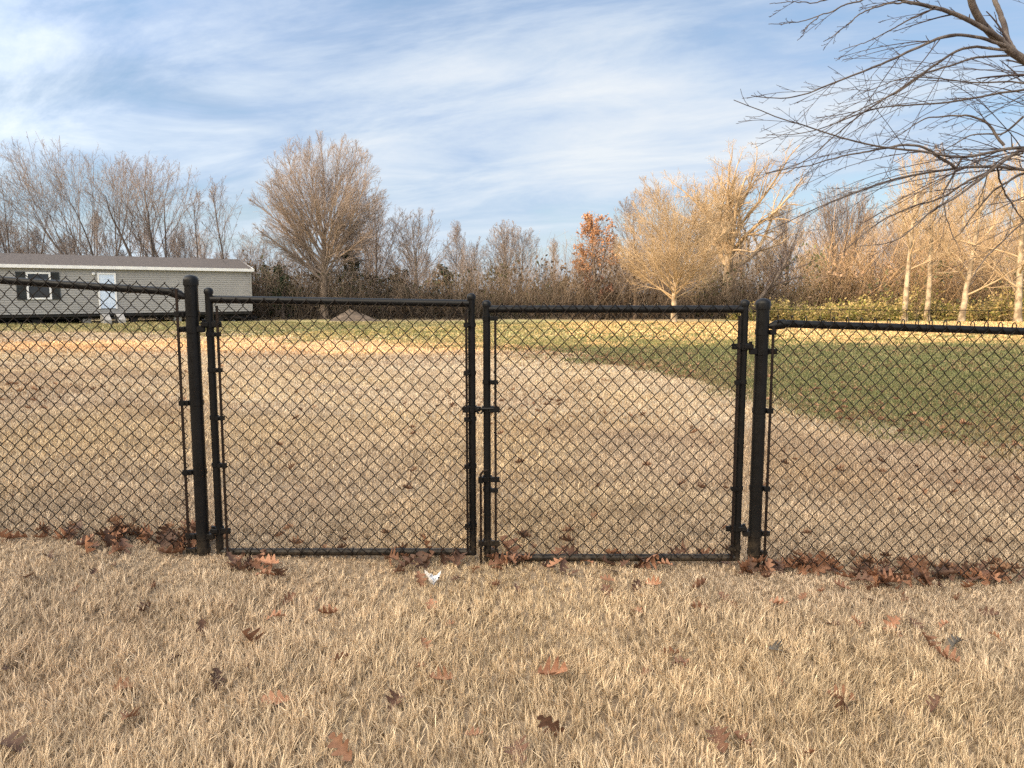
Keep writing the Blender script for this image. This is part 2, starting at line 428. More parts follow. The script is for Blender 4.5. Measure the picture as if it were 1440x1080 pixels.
def band(mb, xp, rp, xbar, z, hgt=.022):
    """tension band: a strap round the post, its ears running to the tension bar"""
    mb.lathe(xp, YF, [(rp + .0005, z - hgt / 2), (rp + .003, z - hgt / 2), (rp + .003, z + hgt / 2), (rp + .0005, z + hgt / 2)], 16)
    s = 1 if xbar > xp else -1
    xa, xb_ = xp + s * (rp - .002), xbar + s * .012
    mb.box(((xa + xb_) / 2, YM + .008, z), (abs(xb_ - xa), .004, hgt)); mb.box(((xa + xb_) / 2, YM - .005, z), (abs(xb_ - xa), .004, hgt))
    mb.tube([(xbar - s * .012, YM - .016, z), (xbar - s * .012, YM + .016, z)], .005, 6)

def terminal_post(root, x, ztop, zg):
    r = .0285
    mb = MB().lathe(x, YF, [(r, zg - .25), (r, ztop - .03)], 24); mb.build('post', M['vinyl'], root)
    p = [(r + .004, ztop - .045), (r + .0045, ztop - .02)]
    p += [((r + .004) * math.cos(a), ztop - .02 + .022 * math.sin(a)) for a in np.linspace(.15, 1.45, 7)]
    MB().lathe(x, YF, p, 24).build('post_cap', M['vinyl'], root)
    return r

def rail_end(root, pa, pb):
    """cup fitting between the end of a rail and the post"""
    mb = MB().tube([pa, (np.array(pa) * .4 + np.array(pb) * .6), pb], [.0215, .0205, .010], 12)
    return mb.build('rail_end', M['vinyl'], root)

def ties(pts, root):
    for x, z in pts:
        a = np.linspace(0, 2 * PI, 12)
        P = np.stack([x + .004 * np.sin(a), YF + (RR + .003) * np.cos(a), z + (RR + .003) * np.sin(a)], 1)
        MB().tube(P, .0018, 5, False).build('wire_tie', M['wire'], root)

def lerp(xa, za, xb, zb): return lambda x: za + (zb - za) * (x - xa) / (xb - xa)

# ---- left fence run
xpL = .5 * (fx(269, 400) + fx(286, 780)); zpL = fz(387)
lf = empty('chain_link_fence', (0, 0, 0))
tag(lf, 'black chain link fence run with sloping top rail, left of the gates', 'fence')
rp = terminal_post(lf, xpL, zpL, float(G(xpL, YF)))
xl0 = -3.55
railL = lerp(fx(0, 393), at(0, 394, YF)[2], fx(252, 410), at(252, 411, YF)[2])
xr1 = fx(250, 411)
MB().tube([(xl0, YF, railL(xl0)), (xr1, YF, railL(xr1))], RR, 16).build('top_rail', M['vinyl'], lf)
rail_end(lf, (xr1 - .03, YF, railL(xr1 - .03)), (xpL - rp + .004, YF - .004, railL(xr1) - .022))
xbL = .5 * (fx(253, 420) + fx(267, 770))
zbl = lambda x: float(G(x, YF)) + .012
v, f = chain_link(xl0, xbL + .004, lambda x: railL(x) + .040, zbl, -.07)
mk('wire_mesh', v, f, M['wire'], lf)
MB().box((xbL, YM, (railL(xbL) + zbl(xbL)) / 2 + .02), (.011, .005, railL(xbL) - zbl(xbL) - .01)).build('tension_bar', M['bar'], lf)
for yy in (441, 566, 663, 752, 772):
    mb = MB(); band(mb, xpL, rp, xbL, fz(yy)); mb.build('tension_band', M['vinyl'], lf)
ties([(x, railL(x)) for x in np.arange(xl0 + .2, xr1 - .1, .42)], lf)
mb = MB().lathe(xl0, YF, [(.024, float(G(xl0, YF)) - .2), (.024, railL(xl0) + .03)], 16); mb.build('post', M['vinyl'], lf)
MB().lathe(xl0, YF, [(.027, railL(xl0) + .01), (.027, railL(xl0) + .035), (.018, railL(xl0) + .05), (.004, railL(xl0) + .056)], 16).build('post_cap', M['vinyl'], lf)

# ---- right fence run
xpR = .5 * (fx(1075, 430) + fx(1058, 790)); zpR = fz(420)
rf = empty('chain_link_fence', (0, 0, 0))
tag(rf, 'black chain link fence run with looped wire tops, right of the gates', 'fence')
rpR = terminal_post(rf, xpR, zpR, float(G(xpR, YF)))
xr0 = 3.75
railR = lerp(fx(1090, 455), at(1090, 455, YF)[2], fx(1440, 466), at(1440, 466, YF)[2])
xa1 = fx(1093, 456)
MB().tube([(xa1, YF, railR(xa1)), (xr0, YF, railR(xr0))], RR, 16).build('top_rail', M['vinyl'], rf)
rail_end(rf, (xa1 + .03, YF, railR(xa1 + .03)), (xpR + rpR - .004, YF - .004, railR(xa1) - .012))
xbR = .5 * (fx(1090, 465) + fx(1068, 790))
zbr = lambda x: float(G(x, YF)) + .008
slR = lambda x: -.05
v, f = chain_link(xbR - .004, xr0, lambda x: railR(x) + .012, zbr, -.05, curl=True)
mk('wire_mesh', v, f, M['wire'], rf)
MB().box((xbR, YM, (railR(xbR) + zbr(xbR)) / 2), (.011, .005, railR(xbR) - zbr(xbR) - .02)).build('tension_bar', M['bar'], rf)
for yy in (467, 577, 686, 776):
    mb = MB(); band(mb, xpR, rpR, xbR, fz(yy)); mb.build('tension_band', M['vinyl'], rf)
ties([(x, railR(x)) for x in np.arange(xa1 + .2, xr0 - .1, .45)], rf)
MB().lathe(xr0, YF, [(.024, float(G(xr0, YF)) - .2), (.024, railR(xr0) + .03)], 16).build('post', M['vinyl'], rf)
MB().lathe(xr0, YF, [(.027, railR(xr0) + .01), (.027, railR(xr0) + .035), (.018, railR(xr0) + .05), (.004, railR(xr0) + .056)], 16).build('post_cap', M['vinyl'], rf)

def hinge(post_root, gate_root, xp, rpost, xg, zp, zg_):
    """male pintle clamped on the post, female strap on the gate upright"""
    s = 1 if xg > xp else -1
    mb = MB()
    mb.lathe(xp, YF, [(rpost + .001, zp - .014), (rpost + .004, zp - .014), (rpost + .004, zp + .014), (rpost + .001, zp + .014)], 18)
    xc = xp + s * (rpost + .019)
    mb.box((xp + s * (rpost + .012), YM + .006, zp), (.034, .020, .026), bev=.003)
    mb.tube([(xc + s * .006, YM + .006, zp - .008), (xc + s * .006, YM + .006, zg_ + .022)], .0075, 10)
    mb.box((xp - s * (rpost + .018), YM + .008, zp), (.036, .014, .024), bev=.003)
    mb.tube([(xp - s * (rpost + .024), YM - .012, zp), (xp - s * (rpost + .024), YM + .03, zp)], .006, 6)
    mb.build('hinge_pintle', M['vinyl'], post_root)
    mb = MB()
    mb.lathe(xg, YF, [(.018, zg_ - .015), (.022, zg_ - .015), (.022, zg_ + .015), (.018, zg_ + .015)], 16)
    xe = xc + s * .006
    mb.box(((xg + xe) / 2 - s * .004, YM + .002, zg_), (abs(xg - xe) + .014, .018, .022), bev=.003)
    mb.box((xg + s * .034, YM + .006, zg_), (.044, .012, .026), bev=.003)
    mb.tube([(xg + s * .046, YM - .012, zg_), (xg + s * .046, YM + .026, zg_)], .006, 6)
    mb.build('hinge', M['vinyl'], gate_root)

def gate(label, xa, xb, ztA, ztB, zrA, zrB, zb, barA, barB, bandsA, bandsB, mesh_top):
    g = empty('chain_link_gate', (0, 0, 0)); tag(g, label, 'gate', 'pair of chain link gate leaves')
    r = .0165
    for x, zt in ((xa, ztA), (xb, ztB)):
        MB().lathe(x, YF, [(r, zb - .012), (r, zt - .012)], 18).build('upright', M['vinyl'], g)
        MB().lathe(x, YF, [(r + .003, zt - .022), (r + .0035, zt - .01), (r + .001, zt - .002), (r * .6, zt + .004), (.002, zt + .006)], 18).build('cap', M['vinyl'], g)
    MB().tube([(xa + r * .6, YF, zrA), (xb - r * .6, YF, zrB)], r, 16).build('top_rail', M['vinyl'], g)
    mb = MB().tube([(xa, YF, zb), (xa + .02, YF, zb), (xb - .02, YF, zb), (xb, YF, zb)], [r * .96, r, r, r * .96], 16)
    mb.build('bottom_rail', M['vinyl'], g)
    rail = lerp(xa, zrA, xb, zrB)
    v, f = chain_link(barA - .004, barB + .004, lambda x: rail(x) + mesh_top, lambda x: zb - .012, 0)
    mk('wire_mesh', v, f, M['wire'], g)
    for xbar in (barA, barB):
        MB().box((xbar, YM + .002, (rail(xbar) + zb) / 2 - .012), (.0105, .005, rail(xbar) - zb - .03)).build('tension_bar', M['bar'], g)
    for lst, xu, xbar in ((bandsA, xa, barA), (bandsB, xb, barB)):
        for yy in lst:
            mb = MB(); band(mb, xu, r, xbar, fz(yy), .018); mb.build('tension_band', M['vinyl'], g)
    ties([(x, zb) for x in np.arange(barA + .1, barB, .23)], g)
    return g

g1a = .5 * (fx(295, 415) + fx(308, 770)); g1b = .5 * (fx(668, 420) + fx(660, 770))
ga = gate('left leaf of black chain link double gate, carrying the fork latch', g1a, g1b, fz(406), fz(414),
          at(320, 421, YF)[2], at(650, 427, YF)[2], fz(776), .5 * (fx(311, 430) + fx(318, 770)), .5 * (fx(659, 430) + fx(655, 770)),
          (470, 520, 587, 653), (457, 524, 589, 655, 738), .006)
g2a = .5 * (fx(686, 430) + fx(684, 780)); g2b = .5 * (fx(1049, 430) + fx(1034, 780))
gb = gate('right leaf of black chain link double gate, with a cane drop rod', g2a, g2b, fz(424), fz(423),
          at(700, 435, YF)[2], at(1040, 435, YF)[2], fz(784), .5 * (fx(697, 440) + fx(697, 780)), .5 * (fx(1040, 450) + fx(1025, 780)),
          (448, 537, 688, 773), (537, 686, 770), .024)
hinge(lf, ga, xpL, .0285, g1a, fz(463), fz(456)); hinge(lf, ga, xpL, .0285, g1a, fz(753), fz(745))
hinge(rf, gb, xpR, .0285, g2b, fz(494), fz(487)); hinge(rf, gb, xpR, .0285, g2b, fz(749), fz(742))
# fork latch between the leaves
zl = fz(575); mb = MB()
mb.box((g1b - .026, YM + .004, zl), (.032, .014, .028), bev=.003)
mb.lathe(g1b, YF, [(.018, zl - .015), (.0215, zl - .015), (.0215, zl + .015), (.018, zl + .015)], 16)
xm = (g1b + g2a) / 2
mb.box((g1b + .026, YM + .006, zl + .002), (.030, .016, .022), bev=.003)
a = np.linspace(0, 2 * PI, 17); mb.tube(np.stack([xm + .002 + .012 * np.cos(a), np.full(17, YM - .002), zl - .005 + .012 * np.sin(a)], 1), .0042, 8, False)
for dy in (-.022, .03):
    mb.tube([(xm + .010, YF + dy, zl + .004), (g2a + .03, YF + dy, zl + .004)], .006, 8)
mb.build('fork_latch', M['vinyl'], ga)
mb = MB(); mb.box((g2a + .032, YM + .004, zl), (.05, .014, .026), bev=.003)
mb.lathe(g2a, YF, [(.018, zl - .013), (.0215, zl - .013), (.0215, zl + .013), (.018, zl + .013)], 16); mb.build('latch_plate', M['vinyl'], gb)
# cane drop rod
xd = .5 * (fx(677, 680) + fx(676, 780)); yd = YM - .006; z1, z0 = fz(667), fz(792)
rod = MB().tube([(xd + .030, yd - .012, z1 + .028), (xd + .010, yd - .006, z1 + .020), (xd, yd, z1 + .004), (xd, yd, z0)], .0052, 8).build('drop_rod', M['bar'], gb)
for yy in (673, 762):
    z = fz(yy); mb = MB()
    mb.lathe(xd, yd, [(.006, z - .014), (.011, z - .014), (.011, z + .014), (.006, z + .014)], 12)
    mb.lathe(g2a, YF, [(.018, z - .014), (.0215, z - .014), (.0215, z + .014), (.018, z + .014)], 16)
    mb.box(((xd + g2a) / 2 + .004, YM + .002, z), (abs(g2a - xd) - .01, .012, .022), bev=.002)
    mb.box((g2a + .034, YM + .004, z), (.044, .012, .024), bev=.002)
    mb.build('rod_guide', M['vinyl'], gb)

# ------------------------------------------------------------------ mobile home
def mobile_home():
    A = at(0, 441, 39.4)[:2]; B = at(354.5, 437, 47.4)[:2]
    d = (B - A); L = np.linalg.norm(d); d /= L; ang = math.atan2(d[1], d[0])
    zg = float(G(*((A + B) / 2))); zf = at(177, 440, 43.2)[2]; zt = at(177, 377, 43.2)[2]
    root = empty('mobile_home', (B[0], B[1], 0), ang)
    tag(root, 'long taupe mobile home with white eave trim, raised on piers behind the left fence', 'mobile home')
    # local frame: x runs along the front wall (0 at its right end, negative to the left), y away from the camera
    Lw = 21.0; W = 4.6; H = zt - zf
    mb = MB(); nl = 20; lap = H / nl
    for side in range(2):
        for i in range(nl):
            z0, z1 = zf + i * lap, zf + (i + 1) * lap
            if side == 0:
                mb.add([(-Lw, -.022, z0), (0, -.022, z0), (0, -.002, z1), (-Lw, -.002, z1)], [[0, 1, 2, 3]])
                mb.add([(-Lw, -.002, z0), (0, -.002, z0), (0, -.022, z0), (-Lw, -.022, z0)], [[0, 1, 2, 3]])
            else:
                mb.add([(.022, 0, z0), (.022, W, z0), (.002, W, z1), (.002, 0, z1)], [[0, 1, 2, 3]])
                mb.add([(.002, 0, z0), (.002, W, z0), (.022, W, z0), (.022, 0, z0)], [[0, 1, 2, 3]])
    rise = .62
    mb.add([(0, 0, zt), (0, W, zt), (0, W / 2, zt + rise)], [[0, 1, 2]])
    mb.add([(-Lw, W, zf), (0, W, zf), (0, W, zt), (-Lw, W, zt)], [[1, 0, 3, 2]]); mb.add([(-Lw, 0, zf), (-Lw, W, zf), (-Lw, W, zt), (-Lw, 0, zt)], [[1, 0, 3, 2]])
    mb.build('wall', M['siding'], root, smooth=False)
    MB().box((-.02, -.012, (zf + zt) / 2), (.09, .06, H + .01)).build('corner_trim', M['siding'], root, False)
    rf_ = MB(); e = .22; t = .07
    rf_.add([(-Lw - .1, -e, zt + .06), (.12, -e, zt + .06), (.12, W / 2, zt + rise + .12), (-Lw - .1, W / 2, zt + rise + .12),
             (.12, W + e, zt + .06), (-Lw - .1, W + e, zt + .06)], [[0, 1, 2, 3], [3, 2, 4, 5], [1, 4, 2], [0, 3, 5]])
    rf_.build('roof', M['shingle'], root, False)
    MB().box((-Lw / 2, -e, zt + .0), (Lw + .24, .03, .17)).build('eave_trim', M['white'], root, False)
    MB().add([(-Lw, -e, zt - .08), (.1, -e, zt - .08), (.1, .0, zt - .06), (-Lw, .0, zt - .06)], [[3, 2, 1, 0]]).build('soffit', M['white'], root, False)
    MB().tube([(.13, -e, zt + .03), (.13, W / 2, zt + rise + .06), (.13, W + e, zt + .03)], .05, 6).build('rake_trim', M['white'], root, False)
    def loc(px, py):      # pixel on the front wall -> local x, z
        dd = ray(px, py); n2 = np.array([-d[1], d[0]]); t_ = (A @ n2) / (dd[:2] @ n2); p = dd[:2] * t_
        return float((p - B) @ d), float(HC + dd[2] * t_)
    # window with shutters
    x0, zA = loc(35.5, 382.5); x1, zB = loc(73, 421)
    fr = MB(); tk = .09; zc0, zc1 = zB, zA
    fr.box(((x0 + x1) / 2, -.05, zc1 - tk / 2), (x1 - x0, .07, tk)); fr.box(((x0 + x1) / 2, -.05, zc0 + tk / 2), (x1 - x0, .07, tk))
    fr.box((x0 + tk / 2, -.05, (zc0 + zc1) / 2), (tk, .07, zc1 - zc0 - 2 * tk)); fr.box((x1 - tk / 2, -.05, (zc0 + zc1) / 2), (tk, .07, zc1 - zc0 - 2 * tk))
    fr.box(((x0 + x1) / 2, -.045, (zc0 + zc1) / 2), (x1 - x0 - 2 * tk, .04, .05))
    w = fr.build('window', M['white'], root, False)
    MB().box(((x0 + x1) / 2, -.035, (zc0 + zc1) / 2), (x1 - x0 - tk, .012, zc1 - zc0 - tk)).build('pane', M['glass'], w, False)
    for xs0, xs1 in ((loc(22.5, 400)[0], x0 - .02), (x1 + .02, loc(84, 400)[0])):
        sh = MB(); zc = (zc0 + zc1) / 2; hh = zc1 - zc0 + .02; ww = xs1 - xs0; xc = (xs0 + xs1) / 2
        sh.box((xc, -.045, zc), (ww, .03, hh))
        for k in range(16): sh.box((xc, -.064, zc - hh / 2 + .08 + (hh - .16) * k / 15), (ww - .1, .014, .05), Matrix.Rotation(.4, 3, 'X'))
        sh.build('shutter', M['shutter'], root, False)
    # door
    x0, zA = loc(136, 383.5); x1, zB = loc(165, 434); tk = .09
    dr = MB().box(((x0 + x1) / 2, -.045, (zA + zB) / 2 - .02), (x1 - x0 - 2 * tk, .05, zA - zB - tk))
    for cz in (.72, .30):
        for cx in (.3, .7): dr.box((x0 + (x1 - x0) * cx, -.072, zB + (zA - zB) * cz), (.26, .012, (zA - zB) * .30), bev=.005)
    dr = dr.build('door', M['door'], root, False)
    MB().box((x1 - tk - .09, -.09, zB + .95 * (zA - zB) / 2.05), (.06, .07, .09), bev=.02).build('handle', M['chrome'], dr)
    fr = MB(); fr.box((x0 + tk / 2, -.055, (zA + zB) / 2), (tk, .08, zA - zB)); fr.box((x1 - tk / 2, -.055, (zA + zB) / 2), (tk, .08, zA - zB))
    fr.box(((x0 + x1) / 2, -.055, zA - tk / 2), (x1 - x0 - 2 * tk, .08, tk)); fr.build('door_frame', M['white'], root, False)
    xl, zl_ = loc(131, 385); MB().box((xl, -.07, zl_), (.16, .10, .16), bev=.03).build('porch_light', M['white'], root)
    # chassis, piers, tow tongue
    ch = MB()
    for yy in (.5, W - .5): ch.box((-Lw / 2, yy, zf - .16), (Lw, .14, .26))
    for k in range(12): ch.box((-.4 - k * 1.8, W / 2, zf - .09), (.08, W - .1, .12))
    ch.box((-Lw / 2, .06, zf - .08), (Lw - .02, .06, .15))
    ch.build('chassis', M['under'], root, False)
    for k in range(9):
        for yy in (.5, W - .5):
            xk = -1.9 - k * 2.35; gz = float(G(*(B + d * xk))) - .05
            p = MB()
            zz = gz
            while zz < zf - .30:
                hgt = min(.2, zf - .29 - zz); p.box((xk + .012 * ((int(zz * 50)) % 3), yy, zz + hgt / 2), (.4, .4, hgt - .006)); zz += .2
            p.build('pier', M['block'] if k % 2 else M['under'], root, False)
    tg = MB()
    for s in (-1, 1): tg.tube([(-3.2, W / 2 + s * 1.2, zf - .3), (-.6, W / 2 + s * .9 - 1.2, zf - .38), (.5, W / 2 - 1.4, zf - .46)], .08, 6)
    tg.tube([(.4, W / 2 - 1.4, zf - .4), (.4, W / 2 - 1.4, zf - .95)], .05, 8); tg.box((.45, W / 2 - 1.4, zf - .42), (.3, .3, .16), bev=.03)
    tg.build('tow_tongue', M['under'], root)
    for s in (0, 1):
        wh = MB(); xk = -.9 - s * .95
        a = np.linspace(0, 2 * PI, 20, endpoint=False); pts = []
        for yy, rr in ((.55, .16), (.52, .33), (.58, .38), (.74, .38), (.80, .33), (.77, .16)):
            pts.append([(xk + rr * math.cos(t), yy, zf - .62 + rr * math.sin(t)) for t in a])
        V = np.array(pts).reshape(-1, 3); fs = []
        for k in range(6):
            for i in range(20):
                j = (i + 1) % 20; k2 = (k + 1) % 6
                fs.append([k * 20 + i, k * 20 + j, k2 * 20 + j, k2 * 20 + i])
        wh.add(V, fs); ty = wh.build('wheel', M['under'], root)
        MB().box((xk, .62, zf - .62), (.2, .08, .2), bev=.04).build('hub', M['block'], ty)
    # steps under the door: two pale side panels with dark treads between
    xa_, _ = loc(140, 445); xb_, _ = loc(170, 445); gz = float(G(*(B + d * xa_ - .6 * np.array([-d[1], d[0]])))) - .03
    st = empty('porch_steps', (*(B + d * ((xa_ + xb_) / 2) - .5 * np.array([-d[1], d[0]])), 0), ang)
    tag(st, 'small porch steps with two pale side panels under the mobile home door', 'steps')
    wd = xb_ - xa_; top = zf - .03
    for s in (-1, 1):
        V = [(s * wd / 2, .34, gz), (s * wd / 2, -.66, gz), (s * wd / 2, -.66, gz + .24), (s * wd / 2, -.1, top), (s * wd / 2, .34, top)]
        V2 = [(a + s * -.36, b, c) for a, b, c in V]; mbp = MB()
        fs = [[0, 1, 2, 3, 4], [9, 8, 7, 6, 5]] + [[i, i + 5, (i + 1) % 5 + 5, (i + 1) % 5] for i in range(5)]
        mbp.add(V + V2, fs).build('side_panel', M['block'], st, False)
    for k in range(3):
        MB().box((0, -.48 + k * .28, gz + (top - gz) * (k + 1) / 3.2), (wd - .74, .26, .05)).build('tread', M['under'], st, False)
    # beam-shaped dark strip on the grass, added for the chassis shadow
    b0 = gnd(-60, 456); b1 = gnd(122, 452.5); mbm = MB(); dd = b1 - b0; l = np.linalg.norm(dd); dd /= l
    an = math.atan2(dd[1], dd[0]); c = (b0 + b1) / 2; Rm = Matrix.Rotation(an, 3, 'Z')
    bo = empty('chassis_shadow', tuple(c), an); tag(bo, 'long dark strip for the chassis shadow on the grass before the mobile home', 'shadow strip')
    MB().box((0, 0, .02), (l, .22, .03)).build('lower_strip', M['under'], bo, False)
    MB().box((0, 0, .12), (l, .03, .16)).build('strip_core', M['under'], bo, False)
    MB().box((0, 0, .215), (l, .22, .03)).build('upper_strip', M['under'], bo, False)
mobile_home()

# ------------------------------------------------------------------ trees
Z3 = np.array([0, 0, 1.])
def unit(v): return v / (np.linalg.norm(v, axis=-1, keepdims=True) + 1e-9)
def perp(T):
    ref = np.where(np.abs(T[..., 2:3]) > .9, np.array([1., 0, 0]), Z3); U = unit(np.cross(T, ref)); return U, np.cross(T, U)
def walk(pos, dr, L, K, up, wig, rng, drift=None):
    Nn = len(pos); P = np.empty((Nn, K, 3)); P[:, 0] = pos; d = dr.copy(); st = (L / (K - 1))[:, None]
    for k in range(1, K):
        d = unit(d + up * Z3 + (drift if drift is not None else 0) + rng.normal(0, wig, (Nn, 3))); P[:, k] = P[:, k - 1] + d * st
    return P
def spawn(P, Rr, n, t0, t1, ratio, ang, up, wig, K, rng, rr=.6, shape='flat', rmin=.004, angv=8, plen=None, drift=None, tip=.35, taper=0, env=None, fill=False):
    Nn, KP, _ = P.shape
    t = (np.arange(n)[None, :] + rng.uniform(.1, .9, (Nn, n))) / n; t = t0 + (t1 - t0) * t
    s = t * (KP - 1); i = np.clip(np.floor(s).astype(int), 0, KP - 2); fr = (s - i)[..., None]; rows = np.arange(Nn)[:, None]
    pos = P[rows, i] * (1 - fr) + P[rows, i + 1] * fr; T = unit(P[rows, i + 1] - P[rows, i])
    pr = Rr[rows, i] * (1 - fr[..., 0]) + Rr[rows, i + 1] * fr[..., 0]
    az = np.arange(n)[None, :] * 2.4 + rng.uniform(0, 6.28, (Nn, 1)) + rng.normal(0, .5, (Nn, n)); U, W = perp(T)
    a = np.radians(ang * (1 - taper * t) + rng.normal(0, angv, (Nn, n)))[..., None]
    d = unit(np.cos(a) * T + np.sin(a) * (np.cos(az)[..., None] * U + np.sin(az)[..., None] * W))
    PL = np.linalg.norm(np.diff(P, axis=1), axis=2).sum(1)[:, None] if plen is None else plen
    sh = {'flat': np.ones_like(t), 'down': 1.15 - .75 * t, 'round': .45 + .9 * np.sin(PI * np.clip((t - t0) / (t1 - t0 + 1e-6) * .8 + .12, 0, 1)), 'rise': .6 + .5 * t}[shape]
    L = PL * ratio * sh * rng.uniform(.75, 1.2, t.shape)
    if env is not None:
        cz, rz_, rx_, cx_ = env; o = (pos - np.array([cx_, 0, cz])) / np.array([rx_, rx_, rz_]); dd = unit(d + up * (K - 1) * .5 * Z3) / np.array([rx_, rx_, rz_])
        A_ = (dd * dd).sum(-1); B_ = (o * dd).sum(-1); C_ = (o * o).sum(-1) - 1; D_ = np.clip(B_ * B_ - A_ * C_, 0, None); far = np.clip((-B_ + np.sqrt(D_)) / A_, 0, None)
        L = far * rng.uniform(.80, 1.04, t.shape) if fill else np.minimum(L, np.maximum(far * rng.uniform(.8, 1.15, t.shape), .12 * L))
        L = np.maximum(L, .05)
    r0 = np.clip(pr * rr, rmin, None)
    P2 = walk(pos.reshape(-1, 3), d.reshape(-1, 3), L.ravel(), K, up, wig, rng, drift)
    tp = np.linspace(1, tip, K)[None, :]; R2 = np.clip(r0.reshape(-1, 1) * tp, rmin * .8, None)
    return P2, R2
def trunk_path(H, K, rng, lean=(0, 0), wig=.03, r=.2, tip=.25, base=(0, 0, -.25), flare=1.35):
    d = unit(np.array([[lean[0], lean[1], 1.]])); P = walk(np.array([base], float), d, np.array([H]), K, .05, wig, rng)
    tp = np.linspace(1, tip, K); tp[0] *= flare; return P, (r * tp)[None]

def pack(levels, sides):
    V = []; Q = []; n = 0
    for (P, Rr), s in zip(levels, sides):
        v, q = tubes(P, Rr, s); V.append(v); Q.append(q + n); n += len(v)
    return np.concatenate(V), np.concatenate(Q)

def vase(seed, H, W, zb, tr=.26, n1=30, n2=10, n3=7, n4=3, a1=62, up1=.02, t0=.2, lead=.62, wig=1.0, a2=28, rmin=.0065, up2=.02, leads=1, spread=0, lean=(0, 0), taper=.72, cx=0, r1=.38, tend=1.0):
    """limbs radiate from the upper trunk and end on a rounded crown W wide, from zb to H high"""
    rng = np.random.default_rng(seed); env = ((H + zb) / 2, (H - zb) / 2, W / 2, cx)
    if leads == 1:
        t = trunk_path(H * lead, 12, rng, lean, .02 * wig, tr, .30)
    else:
        Ps, Rs = [], []
        for k in range(leads):
            a = 2 * PI * k / leads + rng.uniform(-.5, .5); q = rng.uniform(.5, 1.2); l = (math.cos(a) * spread * q + lean[0], math.sin(a) * spread * q + lean[1])
            p, r = trunk_path(H * lead * rng.uniform(.8, 1.05), 12, rng, l, .045 * wig, tr * rng.uniform(.7, 1), .15, (math.cos(a) * tr * .9, math.sin(a) * tr * .9, -.25)); Ps.append(p); Rs.append(r)
        t = (np.concatenate(Ps), np.concatenate(Rs))
    l1 = spawn(*t, n1, t0, tend, .6, a1, up1, .045 * wig, 10, rng, r1, 'flat', .012, taper=taper, env=env, fill=True, tip=.18)
    l2 = spawn(*l1, n2, .12, .97, .42, a2, up2, .07 * wig, 6, rng, .6, 'down', .009, env=env, tip=.3)
    l3 = spawn(*l2, n3, .12, 1., .46, a2 + 4, up2, .09 * wig, 4, rng, .65, 'down', rmin, env=env)
    l4 = spawn(*l3, n4, .2, 1., .5, a2 + 4, up2, .11 * wig, 3, rng, .75, 'flat', rmin * .85)
    return t, (l1, l2, l3, l4), l4

def tree_mesh(name, trunk, crown, m_tr, m_cr, extra=None):
    v, q = pack([trunk], [10]); a = mk(name + '_trunk', v, q, m_tr)
    v, q = pack(crown, [6, 4, 3, 3][:len(crown)]); b = mk(name + '_crown', v, q, m_cr)
    A, B = a.data, b.data
    bpy.data.objects.remove(a); bpy.data.objects.remove(b)
    return A, B, extra
def place(proto, name, loc, rz, sc, label, cat='tree', group=None):
    r = empty(name, loc, rz); r.scale = (sc[0], sc[0], sc[1]) if isinstance(sc, tuple) else (sc, sc, sc); tag(r, label, cat, group)
    for nm, me in zip(('trunk', 'crown', 'foliage'), proto):
        if me is None: continue
        o = bpy.data.objects.new(nm, me); COL.objects.link(o); o.parent = r
    return r
def spot(px, Y):
    x = at(px, 440, Y)[0]; return np.array([x, Y, float(G(x, Y))])
def hgt(pt, Y, base): return at(720, pt, Y)[2] - base[2]

def leaf_quads(P, size, cols, rng, flat=.0):
    n = len(P); a = unit(rng.normal(0, 1, (n, 3))); b = unit(np.cross(a, rng.normal(0, 1, (n, 3)))); s = size * rng.uniform(.6, 1.4, (n, 1))
    V = np.stack([P - a * s, P + b * s * .55, P + a * s, P - b * s * .55], 1).reshape(-1, 3); q = np.arange(n * 4).reshape(-1, 4)
    return V, q, np.repeat(cols, 4, 0)

# --- individual bare trees: base px, distance, crown top px, crown width px, crown bottom px
def hero(px, Y, ptop, wpx, pbot, seed, label, tr, mats=('bark', 'twig'), name='bare_tree', **kw):
    b = spot(px, Y); H = hgt(ptop, Y, b); t, cr, _ = vase(seed, H, wpx / F * Y, hgt(pbot, Y, b), tr, **kw)
    if 'cx' not in kw: pass
    return place(tree_mesh('t', t, cr, M[mats[0]], M[mats[1]]), name, b, 0, 1.0, label)
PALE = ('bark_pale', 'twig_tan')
hero(456, 50, 183, 196, 400, 3, 'tall bare tree with a wide rounded crown on a single grey trunk', .30, n1=40, n2=14, n3=9, n4=4, a1=84, t0=.42, lead=.50, wig=.9, a2=24, cx=.2, taper=.78, up1=.02)
hero(588, 52, 290, 112, 425, 8, 'short bare spreading tree behind the left gate, right of the round crowned tree', .15, n1=22, n2=9, n3=6, n4=3, a1=66, t0=.3)
hero(150, 60, 196, 330, 380, 21, 'wide bare tree with many leaning stems behind the mobile home door', .16, ('bark_dark', 'twig_grey'), n1=11, n2=7, n3=5, n4=2, leads=6, spread=.5, lean=(-.28, 0), a1=30, up1=.03, t0=.3, lead=.8, wig=1.1, cx=-2.2, taper=.3)
hero(222, 57, 212, 190, 360, 24, 'forked bare tree behind the middle of the mobile home roof', .17, ('bark_dark', 'twig_grey'), n1=11, n2=7, n3=4, n4=2, leads=4, spread=.32, lean=(.05, 0), a1=42, up1=.03, t0=.3, lead=.8, wig=1.6, cx=.4, taper=.3)
hero(318, 58, 243, 62, 370, 27, 'thin bare tree above the right end of the mobile home roof', .09, ('bark_dark', 'twig_grey'), n1=18, n2=6, n3=5, n4=2, a1=40, up1=.03, t0=.35, lead=.9, wig=1.5)
hero(287, 60, 262, 60, 370, 28, 'slim crooked sapling left of the thin bare tree above the mobile home', .07, ('bark_dark', 'twig_grey'), n1=14, n2=6, n3=4, n4=2, a1=40, up1=.03, t0=.4, lead=.9, wig=2)
